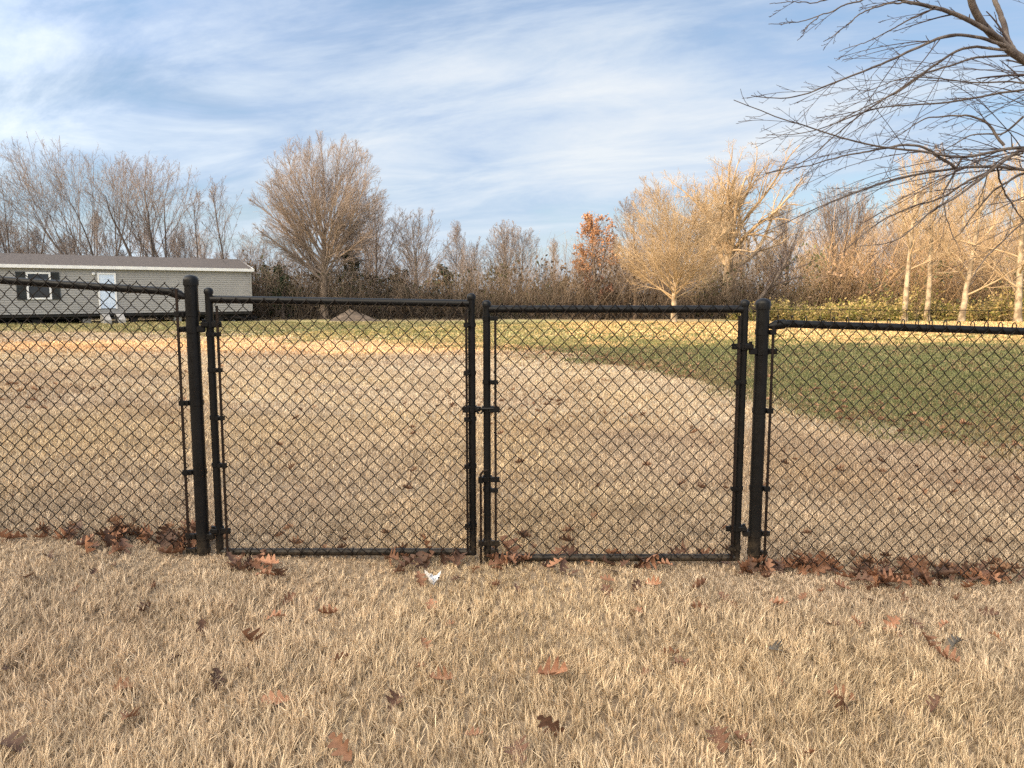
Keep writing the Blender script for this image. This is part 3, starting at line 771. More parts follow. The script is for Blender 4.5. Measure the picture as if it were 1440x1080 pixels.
hero(30, 64, 238, 190, 390, 31, 'bare bushy tree behind the far left of the mobile home', .14, ('bark_dark', 'twig_grey'), n1=9, n2=6, n3=4, n4=2, leads=5, spread=.5, lean=(-.1, 0), a1=40, up1=.02, t0=.3, lead=.8, taper=.4)
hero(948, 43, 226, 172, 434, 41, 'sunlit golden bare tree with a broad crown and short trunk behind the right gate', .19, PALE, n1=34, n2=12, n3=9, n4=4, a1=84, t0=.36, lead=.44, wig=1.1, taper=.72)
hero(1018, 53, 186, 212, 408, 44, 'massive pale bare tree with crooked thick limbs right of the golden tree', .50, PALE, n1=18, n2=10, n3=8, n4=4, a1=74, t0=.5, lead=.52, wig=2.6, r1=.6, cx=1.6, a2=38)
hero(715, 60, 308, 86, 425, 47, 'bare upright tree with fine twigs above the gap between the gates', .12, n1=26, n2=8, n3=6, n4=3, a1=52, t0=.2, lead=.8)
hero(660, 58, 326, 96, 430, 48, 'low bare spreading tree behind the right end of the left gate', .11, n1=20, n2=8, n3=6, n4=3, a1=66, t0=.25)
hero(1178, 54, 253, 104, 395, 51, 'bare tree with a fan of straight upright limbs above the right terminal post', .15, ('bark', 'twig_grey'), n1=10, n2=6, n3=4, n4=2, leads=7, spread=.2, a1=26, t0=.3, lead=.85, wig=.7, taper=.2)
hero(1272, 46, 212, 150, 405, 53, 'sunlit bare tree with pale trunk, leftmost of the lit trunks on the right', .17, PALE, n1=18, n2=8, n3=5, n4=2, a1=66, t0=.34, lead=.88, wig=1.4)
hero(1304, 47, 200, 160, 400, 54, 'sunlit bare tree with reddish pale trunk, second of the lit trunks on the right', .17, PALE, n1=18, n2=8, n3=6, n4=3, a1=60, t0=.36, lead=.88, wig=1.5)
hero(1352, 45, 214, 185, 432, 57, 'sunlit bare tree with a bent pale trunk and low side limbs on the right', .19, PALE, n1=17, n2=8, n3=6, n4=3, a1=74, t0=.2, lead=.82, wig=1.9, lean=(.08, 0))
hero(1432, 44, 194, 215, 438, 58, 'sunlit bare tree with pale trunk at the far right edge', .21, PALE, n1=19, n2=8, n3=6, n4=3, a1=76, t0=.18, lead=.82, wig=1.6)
hero(1042, 50, 340, 120, 420, 61, 'dark crooked leaning tree beneath the massive pale tree', .20, ('bark_dark', 'twig_dark'), n1=12, n2=6, n3=5, n4=2, a1=60, t0=.4, lead=1.1, wig=2.6, lean=(.9, 0), cx=2.4)
hero(1235, 52, 290, 96, 425, 63, 'bare brushy tree between the fan tree and the sunlit trunks', .11, n1=20, n2=6, n3=5, n4=2, a1=64, t0=.15, lead=.7)
hero(893, 50, 264, 84, 420, 64, 'bare pinkish tree between the russet oak and the golden tree', .12, n1=26, n2=8, n3=6, n4=3, a1=52, t0=.25, lead=.75)
hero(1108, 56, 280, 92, 420, 65, 'bare slender tree right of the massive pale tree', .12, n1=24, n2=8, n3=6, n4=3, a1=50, t0=.25, lead=.75)
hero(530, 55, 262, 120, 420, 66, 'bare tree partly hidden behind the right side of the round crowned tree', .12, n1=24, n2=8, n3=6, n4=3, a1=54, t0=.25, lead=.7)

# --- oak that kept its russet leaves
def oak():
    b = spot(838, 50); H = hgt(296, 50, b); rng = np.random.default_rng(77)
    t, cr, l4 = vase(77, H, 72 / F * 50, hgt(432, 50, b), .13, n1=26, n2=7, n3=5, n4=2, a1=56, t0=.22, lead=.8); k = 1.0
    tips = np.concatenate([cr[2][0][:, 1:].reshape(-1, 3), l4[0][:, 1:].reshape(-1, 3)])
    den = vnoise(tips[:, 0] + tips[:, 2] * .6 + 40, tips[:, 1] * .5 + tips[:, 2] + 40, .8, 5)
    P = tips[(rng.random(len(tips)) < .34) & (den > .42)]; P = np.concatenate([P, P + rng.normal(0, .1, P.shape)])
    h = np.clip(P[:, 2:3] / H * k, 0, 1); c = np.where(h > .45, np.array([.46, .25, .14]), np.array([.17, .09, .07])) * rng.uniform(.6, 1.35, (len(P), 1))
    V, q, C = leaf_quads(P, .075, c, rng); f = mk('f', V, q, M['leafmat'], col=C, smooth=False); me = f.data; bpy.data.objects.remove(f)
    A, B, _ = tree_mesh('t', t, cr, M['bark_dark'], M['twig'])
    place((A, B, me), 'oak_tree', b, 0, (k * .95, k), 'small oak tree still holding russet orange leaves behind the right gate')
oak()

# --- evergreens among the bare trees
def cedar(px, Y, ptop, seed, label, wid):
    b = spot(px, Y); H = hgt(ptop, Y, b); rng = np.random.default_rng(seed)
    t = trunk_path(H * .95, 8, rng, (0, 0), .03, .12, .1)
    l1 = spawn(*t, 40, .12, .98, wid * 1.1, 72, .05, .08, 6, rng, .4, 'down', .01); l2 = spawn(*l1, 7, .2, 1, .45, 40, 0, .1, 4, rng, .6, 'down', .007)
    tips = np.concatenate([l2[0][:, 1:].reshape(-1, 3), l1[0][:, 3:].reshape(-1, 3)]); tips = tips[vnoise(tips[:, 0] + 20, tips[:, 2] + tips[:, 1] + 20, 1.7, seed) > .38]; P = np.concatenate([tips + rng.normal(0, .08, tips.shape) for _ in range(2)])
    c = np.array([.035, .05, .026]) * rng.uniform(.5, 1.8, (len(P), 1)) + rng.uniform(0, .012, (len(P), 3))
    V, q, C = leaf_quads(P, .10, c, rng); f = mk('f', V, q, M['leafmat'], col=C, smooth=False); me = f.data; bpy.data.objects.remove(f)
    A, B, _ = tree_mesh('t', t, (l1, l2), M['bark_dark'], M['twig_dark'])
    place((A, B, me), 'cedar_tree', b, rng.uniform(0, 6), 1.0, label)
cedar(492, 52, 338, 5, 'dark green cedar standing right of the round crowned tree trunk', .20)
cedar(398, 50, 366, 6, 'dark green cedar between the mobile home and the round crowned tree', .30)
cedar(372, 54, 360, 9, 'dark ragged evergreen just right of the mobile home end', .28)
cedar(622, 56, 366, 7, 'dark low evergreen behind the middle of the treeline', .30)
cedar(560, 54, 372, 12, 'small dark evergreen in front of the short spreading tree', .34)
cedar(790, 58, 384, 13, 'small dark evergreen left of the russet oak', .36)

# --- thin trees of the wood behind, copies of a few
protos = []
for i, (sd, W, zb, kw) in enumerate(((101, 3.6, 1.5, dict(a1=48)), (102, 5.4, 1.5, dict(a1=62)), (103, 3.0, 2.2, dict(a1=44, lead=.85)), (104, 6.2, 1.2, dict(a1=66, lead=.6)), (105, 4.6, 1.5, dict(a1=40, leads=3, spread=.2, lead=.85)))):
    t, cr, _ = vase(sd, 10., W, zb, .10, n1=26 if 'leads' not in kw else 12, n2=8, n3=6, n4=3, t0=.25, wig=1.4, rmin=.008, **{'lead': .75, **kw})
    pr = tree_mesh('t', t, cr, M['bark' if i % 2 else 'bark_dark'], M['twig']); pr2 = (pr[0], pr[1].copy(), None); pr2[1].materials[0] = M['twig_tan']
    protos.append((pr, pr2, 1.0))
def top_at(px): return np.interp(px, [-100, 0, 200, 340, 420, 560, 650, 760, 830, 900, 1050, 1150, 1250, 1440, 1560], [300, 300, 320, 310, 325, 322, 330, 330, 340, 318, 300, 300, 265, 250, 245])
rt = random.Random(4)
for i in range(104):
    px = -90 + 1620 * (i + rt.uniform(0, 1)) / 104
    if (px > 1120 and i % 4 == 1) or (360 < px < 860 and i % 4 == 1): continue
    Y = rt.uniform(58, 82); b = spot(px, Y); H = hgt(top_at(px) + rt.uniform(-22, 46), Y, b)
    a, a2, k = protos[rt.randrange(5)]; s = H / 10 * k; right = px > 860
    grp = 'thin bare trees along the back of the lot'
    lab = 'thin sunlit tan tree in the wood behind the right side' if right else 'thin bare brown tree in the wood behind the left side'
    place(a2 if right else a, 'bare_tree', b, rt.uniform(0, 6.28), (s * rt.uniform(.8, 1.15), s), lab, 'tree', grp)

# --- undergrowth: one tangled mass along the back
def undergrowth():
    rng = np.random.default_rng(9); n = 10500
    px = rng.uniform(-120, 1600, n); Y = 49 + 16 * rng.random(n) ** 1.3; x = (px - 720) / F * Y * CP
    gap = (px > 1085); Y = np.where(gap, Y + 2, Y); z = G(x, Y)
    hh = 3.1 * (.45 + .9 * vnoise(x + 100, Y, .16, 2)) * rng.uniform(.5, 1.25, n)
    hh = hh * np.where(px > 1130, 1.9, np.where(px > 340, 1.25, 1))
    d = unit(np.stack([rng.normal(0, .42, n), rng.normal(0, .42, n), np.ones(n)], 1))
    P = walk(np.stack([x, Y, z - .1], 1), d, hh, 4, 0, .12, rng); r = rng.uniform(.006, .022, (n, 1)) * np.linspace(1, .4, 4)[None]
    V1, q1 = tubes(P, r, 3)
    br = spawn(P, r, 4, .25, 1., .42, 42, .05, .15, 3, rng, .7, 'down', .006); V2, q2 = tubes(*br, 3)
    sw = np.clip((px[:, None] - 1090) / 80, 0, 1); base = (np.array([.15, .118, .095]) * (1 - sw) + np.array([.36, .25, .15]) * sw) * rng.uniform(.5, 1.5, (n, 1)); C1 = np.repeat(base, 12, 0); C2 = np.repeat(np.repeat(base, 4, 0) * 1.15, 9, 0)  # stems towards the right tinted paler, as if sunlit
    g1 = np.repeat(z, 12); C1 = C1 * np.clip(.40 + .3 * (V1[:, 2] - g1), .3, 1.15)[:, None]; g2 = np.repeat(np.repeat(z, 4), 9); C2 = C2 * np.clip(.40 + .3 * (V2[:, 2] - g2), .3, 1.15)[:, None]  # shade low in the thicket put into the stem colour
    m = 64000; px = rng.uniform(-120, 1600, m); Y = 49.5 + 14 * rng.random(m); x = (px - 720) / F * Y * CP; zz = G(x, Y)
    env = 2.9 * (.35 + 1.0 * vnoise(x + 100, Y, .16, 2)); h = env * rng.random(m) ** 1.4 * np.where(px > 340, 1.25, 1)
    cl = vnoise(x * 1 + 50, h + Y * .4 + 50, .9, 3); k = cl > .35; Pq = np.stack([x, Y, zz + h], 1)[k]
    grn = vnoise(x + 10, Y + h, .35, 14)[k][:, None]; sw = np.clip((px[k][:, None] - 1090) / 80, 0, 1); c = np.where(grn > .47, np.array([.05, .052, .028]) * (1 + 1.6 * sw), np.array([.095, .066, .046]) * (1 + 2 * sw)) * rng.uniform(.5, 1.6, (k.sum(), 1))  # leaves on the right brightened likewise for the sun
    c = c * np.clip(.45 + .28 * h[k], .45, 1.2)[:, None] * (.55 + .9 * vnoise(x[k] + 5, h[k] + Y[k] + 5, .55, 91))[:, None]  # leaf colour darkened low down and in patches, as shaded gaps
    V3, q3, C3 = leaf_quads(Pq, .12, c, rng)
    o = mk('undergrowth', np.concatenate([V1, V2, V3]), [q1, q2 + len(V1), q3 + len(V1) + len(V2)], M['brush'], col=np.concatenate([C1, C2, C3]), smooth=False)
    tag(o, 'tangled brown undergrowth of stems and vines along the back of the lot', 'undergrowth', kind='stuff')
undergrowth()

# --- sunlit yellow green thicket on the right
def bush(px, Y, ptop, wpx, seed, label):
    b = spot(px, Y); H = hgt(ptop, Y, b); W = wpx / F * Y / 2; rng = np.random.default_rng(seed); ns = 64
    st = np.stack([rng.normal(0, W * .4, ns), rng.normal(0, .45, ns), np.full(ns, -.1)], 1)
    P = walk(st, unit(np.stack([rng.normal(0, .5, ns), rng.normal(0, .4, ns), np.ones(ns)], 1)), H * 1.25 * rng.uniform(.2, 1.15, ns) * (.35 + 1.15 * vnoise(st[:, 0] + b[0] + 60, st[:, 1] + 5, .9, 3)), 6, -.05, .16, rng); r = np.full((ns, 1), .012) * np.linspace(1, .4, 6)[None]
    l2 = spawn(P, r, 7, .2, 1, .45, 50, -.02, .2, 4, rng, .7, 'down', .005)
    root = empty('bramble_bush', b); tag(root, label, 'bush', 'sunlit brambles along the right back edge')
    V, q = pack([(P, r), l2], [3, 3]); mk('stems', V, q, M['twig_tan'], root)
    tips = np.concatenate([l2[0].reshape(-1, 3), P[:, 2:].reshape(-1, 3)]); Pq = np.concatenate([tips + rng.normal(0, .13, tips.shape) for _ in range(2)]); Pq = Pq[(Pq[:, 2] > .02) & (vnoise(Pq[:, 0] + b[0] + 90, Pq[:, 2] + Pq[:, 1] + 90, 2.1, seed) > .33)]
    t = rng.random((len(Pq), 1)); g = vnoise(Pq[:, 0] + 30, Pq[:, 2] + Pq[:, 1] + 30, 1.3, seed)[:, None]
    c = np.where(t < .15 + .5 * g, np.array([.20, .20, .06]), np.array([.42, .33, .15])) * rng.uniform(.55, 1.4, (len(Pq), 1))
    V, q, C = leaf_quads(Pq, .085, c, rng); mk('foliage', V, q, M['leafmat'], root, col=C, smooth=False)
for i, (px, Y, pt, w, lb) in enumerate(((1098, 47, 430, 60, 'yellow green bramble just right of the right terminal post'), (1140, 46.5, 432, 62, 'low yellow bramble, second along from the right terminal post'),
        (1186, 46.5, 429, 66, 'bushy olive bramble below the fan shaped bare tree'), (1232, 47, 424, 64, 'tall golden bramble left of the leftmost sunlit trunk'),
        (1282, 48, 420, 66, 'tall bramble around the base of the two close sunlit trunks'), (1330, 48, 430, 60, 'dark green bramble left of the bent sunlit trunk'),
        (1378, 47.5, 424, 66, 'bright green bramble right of the bent sunlit trunk'), (1428, 46.5, 420, 72, 'yellow green bramble at the far right edge'), (1052, 48, 436, 56, 'dim olive bramble behind the right end of the right gate'))):
    bush(px, Y, pt, w, 200 + i, lb)

# --- low wire fence far behind, in front of the brambles
def far_fence():
    root = empty('wire_fence'); tag(root, 'low thin dark wire fence in front of the sunlit brambles', 'fence')
    Y = 44.6; pts = []
    for i, px in enumerate((1060, 1168, 1275, 1306, 1390, 1475, 1560)):
        b = spot(px, Y); top = at(px, 435 + (px - 1085) * .006, Y)[2]; pts.append((b[0], Y, top))
        MB().lathe(b[0], Y, [(.024, b[2] - .2), (.024, top + .02), (.006, top + .04)], 8).build('post', M['vinyl'], root)
    MB().tube(pts, .016, 6).build('top_rail', M['vinyl'], root)
    V = []; Q = []; n = 0; w = .12
    x0, x1 = pts[0][0], pts[-1][0]
    for k in range(int((x1 - x0) / w)):
        for s in (0, 1):
            xa = x0 + k * w; z1 = np.interp(xa, [p[0] for p in pts], [p[2] for p in pts]); z0 = float(G(xa, Y)); m = 12
            z = np.linspace(z1, z0, m); x = xa + w * ((np.arange(m) + s) % 2); P = np.stack([x, np.full(m, Y - .02), z], 1)
            v, q = tubes(P[None], np.full((1, m), .0022), 3); V.append(v); Q.append(q + n); n += len(v)
    mk('wire_mesh', np.concatenate(V), np.concatenate(Q), M['wire'], root)
far_fence()

# --- dirt mound
def mound():
    c = spot(492, 46); rng = np.random.default_rng(2); n = 40; a = np.linspace(0, 2 * PI, n, endpoint=False); V = []; 
    for k in range(13):
        s = 1 - k / 12; 
        for t in a:
            r = s * (1 + .12 * math.sin(3 * t + 1) + .08 * math.sin(7 * t)); h = .72 * (1 - s) ** 1.15 * (1 + .08 * math.sin(5 * t + k))
            V.append((1.5 * r * math.cos(t) + .25 * s * math.cos(t) * (math.cos(t) > 0), 1.1 * r * math.sin(t), h - .04 + rng.normal(0, .014)))
    fs = [[k * n + i, k * n + (i + 1) % n, (k + 1) * n + (i + 1) % n, (k + 1) * n + i] for k in range(12) for i in range(n)]
    o = MB().add(V, fs).build('dirt_pile', M['dirt'], None); o.location = tuple(float(q) for q in c)
    tag(o, 'low brown dirt pile on the lawn right of the round crowned tree', 'dirt pile')
mound()

# ------------------------------------------------------------------ near tree reaching in from the right
def near_tree():
    rng = np.random.default_rng(19); Y0 = 7.4
    tx = at(1690, 400, Y0)[0]; root = empty('bare_tree', (tx, Y0, float(G(tx, Y0))))
    tag(root, 'nearby bare tree whose dark drooping branches reach in at upper right', 'tree')
    org = np.array([tx, Y0, float(G(tx, Y0))])
    tp = np.array([(0, 0, -.3), (.02, 0, .6), (-.02, .02, 1.6), (-.10, 0, 2.6), (-.16, -.02, 3.6), (-.1, 0, 4.6), (.0, 0, 5.6), (.1, 0, 7)])
    def smooth(P, m):
        P = np.asarray(P, float); t = np.linspace(0, 1, len(P)); T = np.linspace(0, 1, m)
        out = np.empty((m, P.shape[1]))
        for c in range(P.shape[1]): out[:, c] = np.interp(T, t, P[:, c])
        for _ in range(3): out[1:-1] = .25 * out[:-2] + .5 * out[1:-1] + .25 * out[2:]
        return out
    trp = smooth(tp, 24); v, q = pack([(trp[None], np.linspace(.21, .10, 24)[None])], [14]); mk('trunk', v, q, M['bark_dark'], root)
    a = lambda pts: [(x / 3.4286 + 1020, y / 3.4286) for x, y in pts]          # two enlarged crops of the photo
    c = lambda pts: [(x / 4 + 1080, y / 4 + 200) for x, y in pts]
    limbs = [  # pixel path (trunk side first), depth at start and end, radius px at start and end
        ([(1660, 215), (1530, 135)] + a([(1440, 290), (1370, 225), (1300, 165), (1240, 100), (1195, 30), (1185, -60)]), 7.4, 7.1, 14, 7, 1),
        (a([(1400, 260), (1355, 190), (1352, 130), (1320, 50), (1290, -60)]), 7.3, 7.6, 6.5, 4.5, 0),
        (a([(1330, 190), (1250, 140), (1120, 70), (1010, 35), (900, 18), (800, -20), (640, -70)]), 7.2, 6.6, 6, 2.5, 1),
        (a([(1350, 225), (1200, 180), (1080, 160), (990, 200), (830, 275), (700, 330), (580, 375), (450, 430), (350, 470), (230, 478), (125, 460)]), 7.2, 6.3, 4.2, .8, 1),
        (a([(1350, 240), (1150, 225), (1010, 320), (900, 400), (800, 470), (690, 540), (560, 640), (480, 700), (380, 800), (150, 855)]), 7.2, 7.0, 3.2, .6, 1),
        (a([(1380, 270), (1200, 280), (1080, 330), (980, 350), (860, 440), (740, 490), (600, 560), (470, 640), (380, 680)]), 7.3, 7.5, 2.6, .6, 1),
        ([(1670, 250), (1540, 130)] + a([(1440, 380), (1330, 375), (1200, 390), (1080, 365), (950, 345), (850, 350), (760, 400), (640, 440)]), 7.4, 6.5, 3.6, .7, 1),
        ([(1670, 270), (1540, 120)] + a([(1440, 422), (1250, 465), (1050, 500), (880, 510), (740, 515), (680, 530), (560, 590), (430, 640), (300, 665), (190, 660)]), 7.4, 6.9, 4.2, .7, 1),
        ([(1680, 320), (1540, 215)] + a([(1440, 712), (1380, 705), (1280, 730), (1150, 768), (1040, 755), (950, 715), (800, 722), (650, 690), (480, 635), (350, 580), (180, 535), (45, 475)]), 7.4, 6.4, 6.0, .8, 1),
        (a([(1000, 735), (950, 708), (850, 700), (720, 725), (640, 745), (520, 770), (400, 810), (180, 852)]), 6.9, 6.6, 3.0, .6, 1),
        ([(1680, 345), (1540, 250)] + a([(1440, 828), (1330, 805), (1220, 800), (1100, 822), (960, 838), (820, 868), (680, 915), (540, 965), (400, 1030), (280, 1090), (130, 1150)]), 7.4, 6.6, 6.0, .7, 1),
        (a([(1440, 715), (1380, 745), (1300, 812), (1180, 900), (1080, 975)]) + c([(940, 370), (840, 455), (740, 550), (620, 575), (480, 585)]), 7.2, 6.7, 4.2, .6, 1),
        (a([(1345, 700), (1300, 640), (1250, 590), (1180, 565), (1080, 568), (960, 572), (860, 640), (770, 700)]), 7.1, 7.4, 3.2, .6, 1),
        (a([(1120, 820), (1060, 775), (1000, 735)]), 7.1, 6.9, 3.5, 3, 0),
        ([(1680, 400), (1560, 270)] + c([(1440, 440), (1330, 540), (1220, 640), (1160, 715), (1140, 770)]), 7.4, 6.6, 4.5, .8, 1),
        (c([(1440, 175), (1400, 190), (1290, 260), (1190, 370), (1100, 500), (1040, 545)]), 7.2, 7.5, 3.0, .7, 1),
        (c([(1090, 95), (1040, 200), (980, 320), (1000, 440), (1030, 530), (1080, 635)]), 7.1, 6.9, 2.6, .7, 1),
        (a([(1300, 820), (1180, 870), (1050, 960), (900, 1010), (760, 1070), (650, 1150), (560, 1230)]), 7.2, 7.8, 2.8, .6, 1),
        (a([(900, 18), (800, 10), (640, 60), (560, 130), (470, 200)]), 6.7, 6.5, 2.2, .7, 1),
        (a([(1010, 35), (980, 50), (800, 140), (640, 215), (540, 250)]), 6.8, 7.2, 2.0, .6, 1),
        (a([(760, -40), (640, 10), (580, 20), (450, 80), (330, 115), (195, 125)]), 6.5, 6.2, 2.2, .6, 1),
        (a([(450, 80), (410, 130), (360, 210)]), 6.4, 6.3, 1.3, .6, 1),
        (a([(560, -30), (420, 10), (290, 10), (205, 30)]), 6.5, 6.3, 1.6, .6, 1),
        (a([(1440, 560), (1340, 640), (1180, 640), (1040, 720), (980, 760)]), 7.3, 7.7, 2.4, .6, 1),
        (c([(1440, 60), (1330, 90), (1240, 170), (1190, 330), (1195, 360)]), 7.3, 7.6, 2.0, .7, 1),
        (c([(1290, 140), (1310, 240), (1370, 360), (1440, 440), (1520, 520)]), 7.2, 7.7, 2.0, .8, 1),
    ]
    big = []; twigP = []
    for pts, y0, y1, r0, r1, tw in limbs:
        n = len(pts); P = np.array([at(px, py, y0 + (y1 - y0) * i / (n - 1)) for i, (px, py) in enumerate(pts)]) - org
        m = 40; seg = np.concatenate([[0], np.cumsum(np.linalg.norm(np.diff(P, axis=0), axis=1))]); t = np.linspace(0, seg[-1], m)
        Q = np.stack([np.interp(t, seg, P[:, k]) for k in range(3)], 1)
        for _ in range(4): Q[1:-1] = .25 * Q[:-2] + .5 * Q[1:-1] + .25 * Q[2:]
        Q += np.cumsum(rng.normal(0, .0025, Q.shape), 0); 
        k0 = 0.5 * (y0 + y1) / F; rr = np.linspace(r0 ** .8, r1 ** .8, m) ** 1.25 * k0 * .62
        big.append((Q[None], rr[None])); 
        if tw: twigP.append((Q[None], rr[None], seg[-1]))
    V, q = pack(big, [8] * len(big)); mk('limbs', V, q, M['bark_dark'], root)
    Vs = []; Qs = []; n = 0
    for Pq, rq, ln in twigP:
        # long side shoots sweep the way the limb runs, droop a little; the last twigs turn up
        sw = np.array([-.020, 0, -.012])
        n2 = max(3, int(ln * 3.0)); s2 = spawn(Pq, rq, n2, .10, .84, .36 if ln > 2 else .42, 24, -.012, .022, 14, rng, .40, 'down', .0024, 9, drift=sw, taper=.2)
        s3 = spawn(*s2, 4, .25, .95, .34, 26, .0, .035, 8, rng, .7, 'down', .0022, 9, drift=sw)
        s4 = spawn(*s3, 2, .3, .98, .24, 40, .12, .09, 4, rng, .8, 'flat', .002, 12)
        sp = spawn(Pq, rq, n2, .2, 1., .03, 50, .25, .10, 4, rng, .5, 'flat', .0026, 15)
        for (A, B), sd in ((s2, 4), (s3, 3), (s4, 3), (sp, 3)):
            v, f = tubes(A, B, sd); Vs.append(v); Qs.append(f + n); n += len(v)
    mk('twigs', np.concatenate(Vs), np.concatenate(Qs), M['twig_dark'], root)
near_tree()

# ------------------------------------------------------------------ fallen oak leaves
def leaf_mesh(seed, curl, cup, twist):
    rng = np.random.default_rng(seed); n = 27; V = []; ph = rng.uniform(0, .6)
    for i in range(n):
        s = i / (n - 1); env = math.sin(PI * min(1, s * .96 + .04)) ** .7; lob = abs(math.sin(PI * (s * 3.6 + ph)))
        w = .34 * env * (.16 + .95 * lob ** 1.1) * (1 - .25 * s); fw = .12 * lob * env
        for k, f in enumerate((-1, -.5, 0, .5, 1)):
            j = rng.normal(0, .006); x = s + fw * abs(f) * (1 if lob > .3 else .4); y = w * f * (1 + j * 4)
            z = cup * (abs(f) * w) ** 1.3 * 2.2 + curl * (s - .45) ** 2 + twist * f * w * (s - .5) + j
            V.append((x - .5, y, z))
    fs = [[i * 5 + k, (i + 1) * 5 + k, (i + 1) * 5 + k + 1, i * 5 + k + 1] for i in range(n - 1) for k in range(4)]
    V += [(-.5, -.008, .25 * curl * .8), (-.5, .008, .25 * curl * .8), (-.72, .02, .25 * curl + .05), (-.72, .035, .25 * curl + .05)]; b = n * 5
    fs.append([b, b + 1, b + 3, b + 2])
    return V, fs
def leaf_mat(name, c1, c2):
    m, nt, out = new_mat(name); b = N(nt, 'ShaderNodeBsdfPrincipled'); b.inputs['Roughness'].default_value = .6; b.inputs['Specular IOR Level'].default_value = .3
    oi = N(nt, 'ShaderNodeObjectInfo'); f = noise(nt, 6, 4)
    col = ramp(nt, f, [(.3, c1), (.7, c2)]); hv = N(nt, 'ShaderNodeHueSaturation'); nt.links.new(col, hv.inputs['Color'])
    mr = N(nt, 'ShaderNodeMapRange'); mr.inputs[3].default_value = .6; mr.inputs[4].default_value = 1.3; nt.links.new(oi.outputs['Random'], mr.inputs[0]); nt.links.new(mr.outputs[0], hv.inputs['Value'])
    nt.links.new(hv.outputs[0], b.inputs['Base Color'])
    t = N(nt, 'ShaderNodeBsdfTranslucent'); nt.links.new(hv.outputs[0], t.inputs[0]); x = N(nt, 'ShaderNodeMixShader'); x.inputs[0].default_value = .15
    nt.links.new(b.outputs[0], x.inputs[1]); nt.links.new(t.outputs[0], x.inputs[2]); nt.links.new(x.outputs[0], out.inputs[0]); return m
M['leafA'] = leaf_mat('russet_leaf', (.22, .105, .06), (.36, .185, .108)); M['leafB'] = leaf_mat('dark_brown_leaf', (.085, .045, .03), (.17, .092, .06)); M['leafC'] = leaf_mat('grey_leaf', (.13, .115, .10), (.21, .19, .165))
LV = []
for i, (cu, cp, tw) in enumerate(((.35, .5, .3), (.7, .8, -.5), (-.45, 1.0, .8), (.15, .3, 0), (.9, 1.2, .6), (-.6, .6, -1.0))):
    V, fs = leaf_mesh(300 + i, cu, cp, tw)
    for mt in ('leafA', 'leafB', 'leafC'):
        me = bpy.data.meshes.new('oak_leaf'); me.from_pydata([tuple(map(float, v)) for v in V], [], fs); me.update(); me.polygons.foreach_set('use_smooth', np.ones(len(me.polygons), bool)); me.materials.append(M[mt]); LV.append((mt, me))
def pick(mt, rng): 
    c = [m for t, m in LV if t == mt]; return c[rng.randrange(len(c))]
rl = random.Random(17); NLEAF = [0]
def leaf(p, size, mt, label, group=None, tilt=.45, lift=.026, me=None, rz=None):
    o = bpy.data.objects.new('fallen_leaf', me or pick(mt, rl)); COL.objects.link(o)
    o.location = (float(p[0]), float(p[1]), float(p[2]) + lift); size *= .86; o.scale = (size, size, size * rl.uniform(.5, .9))
    o.rotation_euler = (rl.gauss(0, tilt), rl.gauss(0, tilt), rl.uniform(0, 6.28) if rz is None else rz); tag(o, label, 'leaf', group); NLEAF[0] += 1
    return o
# leaves one can single out
named = [(352, 914, .115, 'leafA', 'large pale russet oak leaf standing upright in grass below the left gate', .9), (389, 874, .085, 'leafA', 'star shaped tan oak leaf right above the large upright russet leaf', .3),
    (304, 965, .10, 'leafB', 'dark brown leaf in the grass lower left of the large upright russet leaf', .4), (174, 976, .085, 'leafA', 'small russet leaf alone in the grass at lower left', .5),
    (41, 818, .12, 'leafB', 'dark curled oak leaf at the left edge in front of the left fence', .6), (461, 871, .085, 'leafA', 'russet leaf lying flat below the middle of the left gate', .3),
    (15, 1060, .12, 'leafB', 'dark brown leaf at the lower left corner', .3), (480, 1068, .10, 'leafA', 'russet leaf cut by the bottom edge, left of centre', .7),
    (775, 958, .115, 'leafA', 'folded reddish leaf in open grass below the right gate', .5), (727, 1067, .13, 'leafB', 'long dark curled leaf at the bottom edge near the centre', .3),
    (775, 1035, .11, 'leafB', 'thin dark forked leaf just above the long curled leaf at the bottom', .8), (1011, 1050, .12, 'leafA', 'brown folded leaf at the bottom edge right of centre', .4),
    (1329, 935, .11, 'leafA', 'large flat russet oak leaf in open grass at the right', .15), (1254, 886, .10, 'leafA', 'reddish leaf in the row of leaves before the right fence', .3),
    (1190, 1008, .09, 'leafB', 'small dark leaf standing in the lower right grass', 1.0), (1289, 806, .14, 'leafA', 'large star shaped oak leaf leaning on the right fence bottom', .9),
    (598, 774, .13, 'leafA', 'oak leaf leaning on the bottom rail of the left gate', 1.0), (713, 782, .15, 'leafA', 'large curled orange leaf against the bottom rail by the drop rod', .9),
    (910, 794, .13, 'leafA', 'orange brown leaf leaning on the bottom rail of the right gate', .8), (963, 776, .11, 'leafA', 'brown leaf caught in the mesh near the right gate corner', 1.1),
    (1091, 920, .08, 'leafC', 'small grey leaf in open grass below the right terminal post', .4), (1344, 913, .08, 'leafC', 'small grey leaf just above the large flat russet leaf', .4)]
for px, py, s, mt, lb, tl in named: leaf(gnd(px, py + 4), s, mt, lb, None, tl, .032 if tl < .7 else .042)
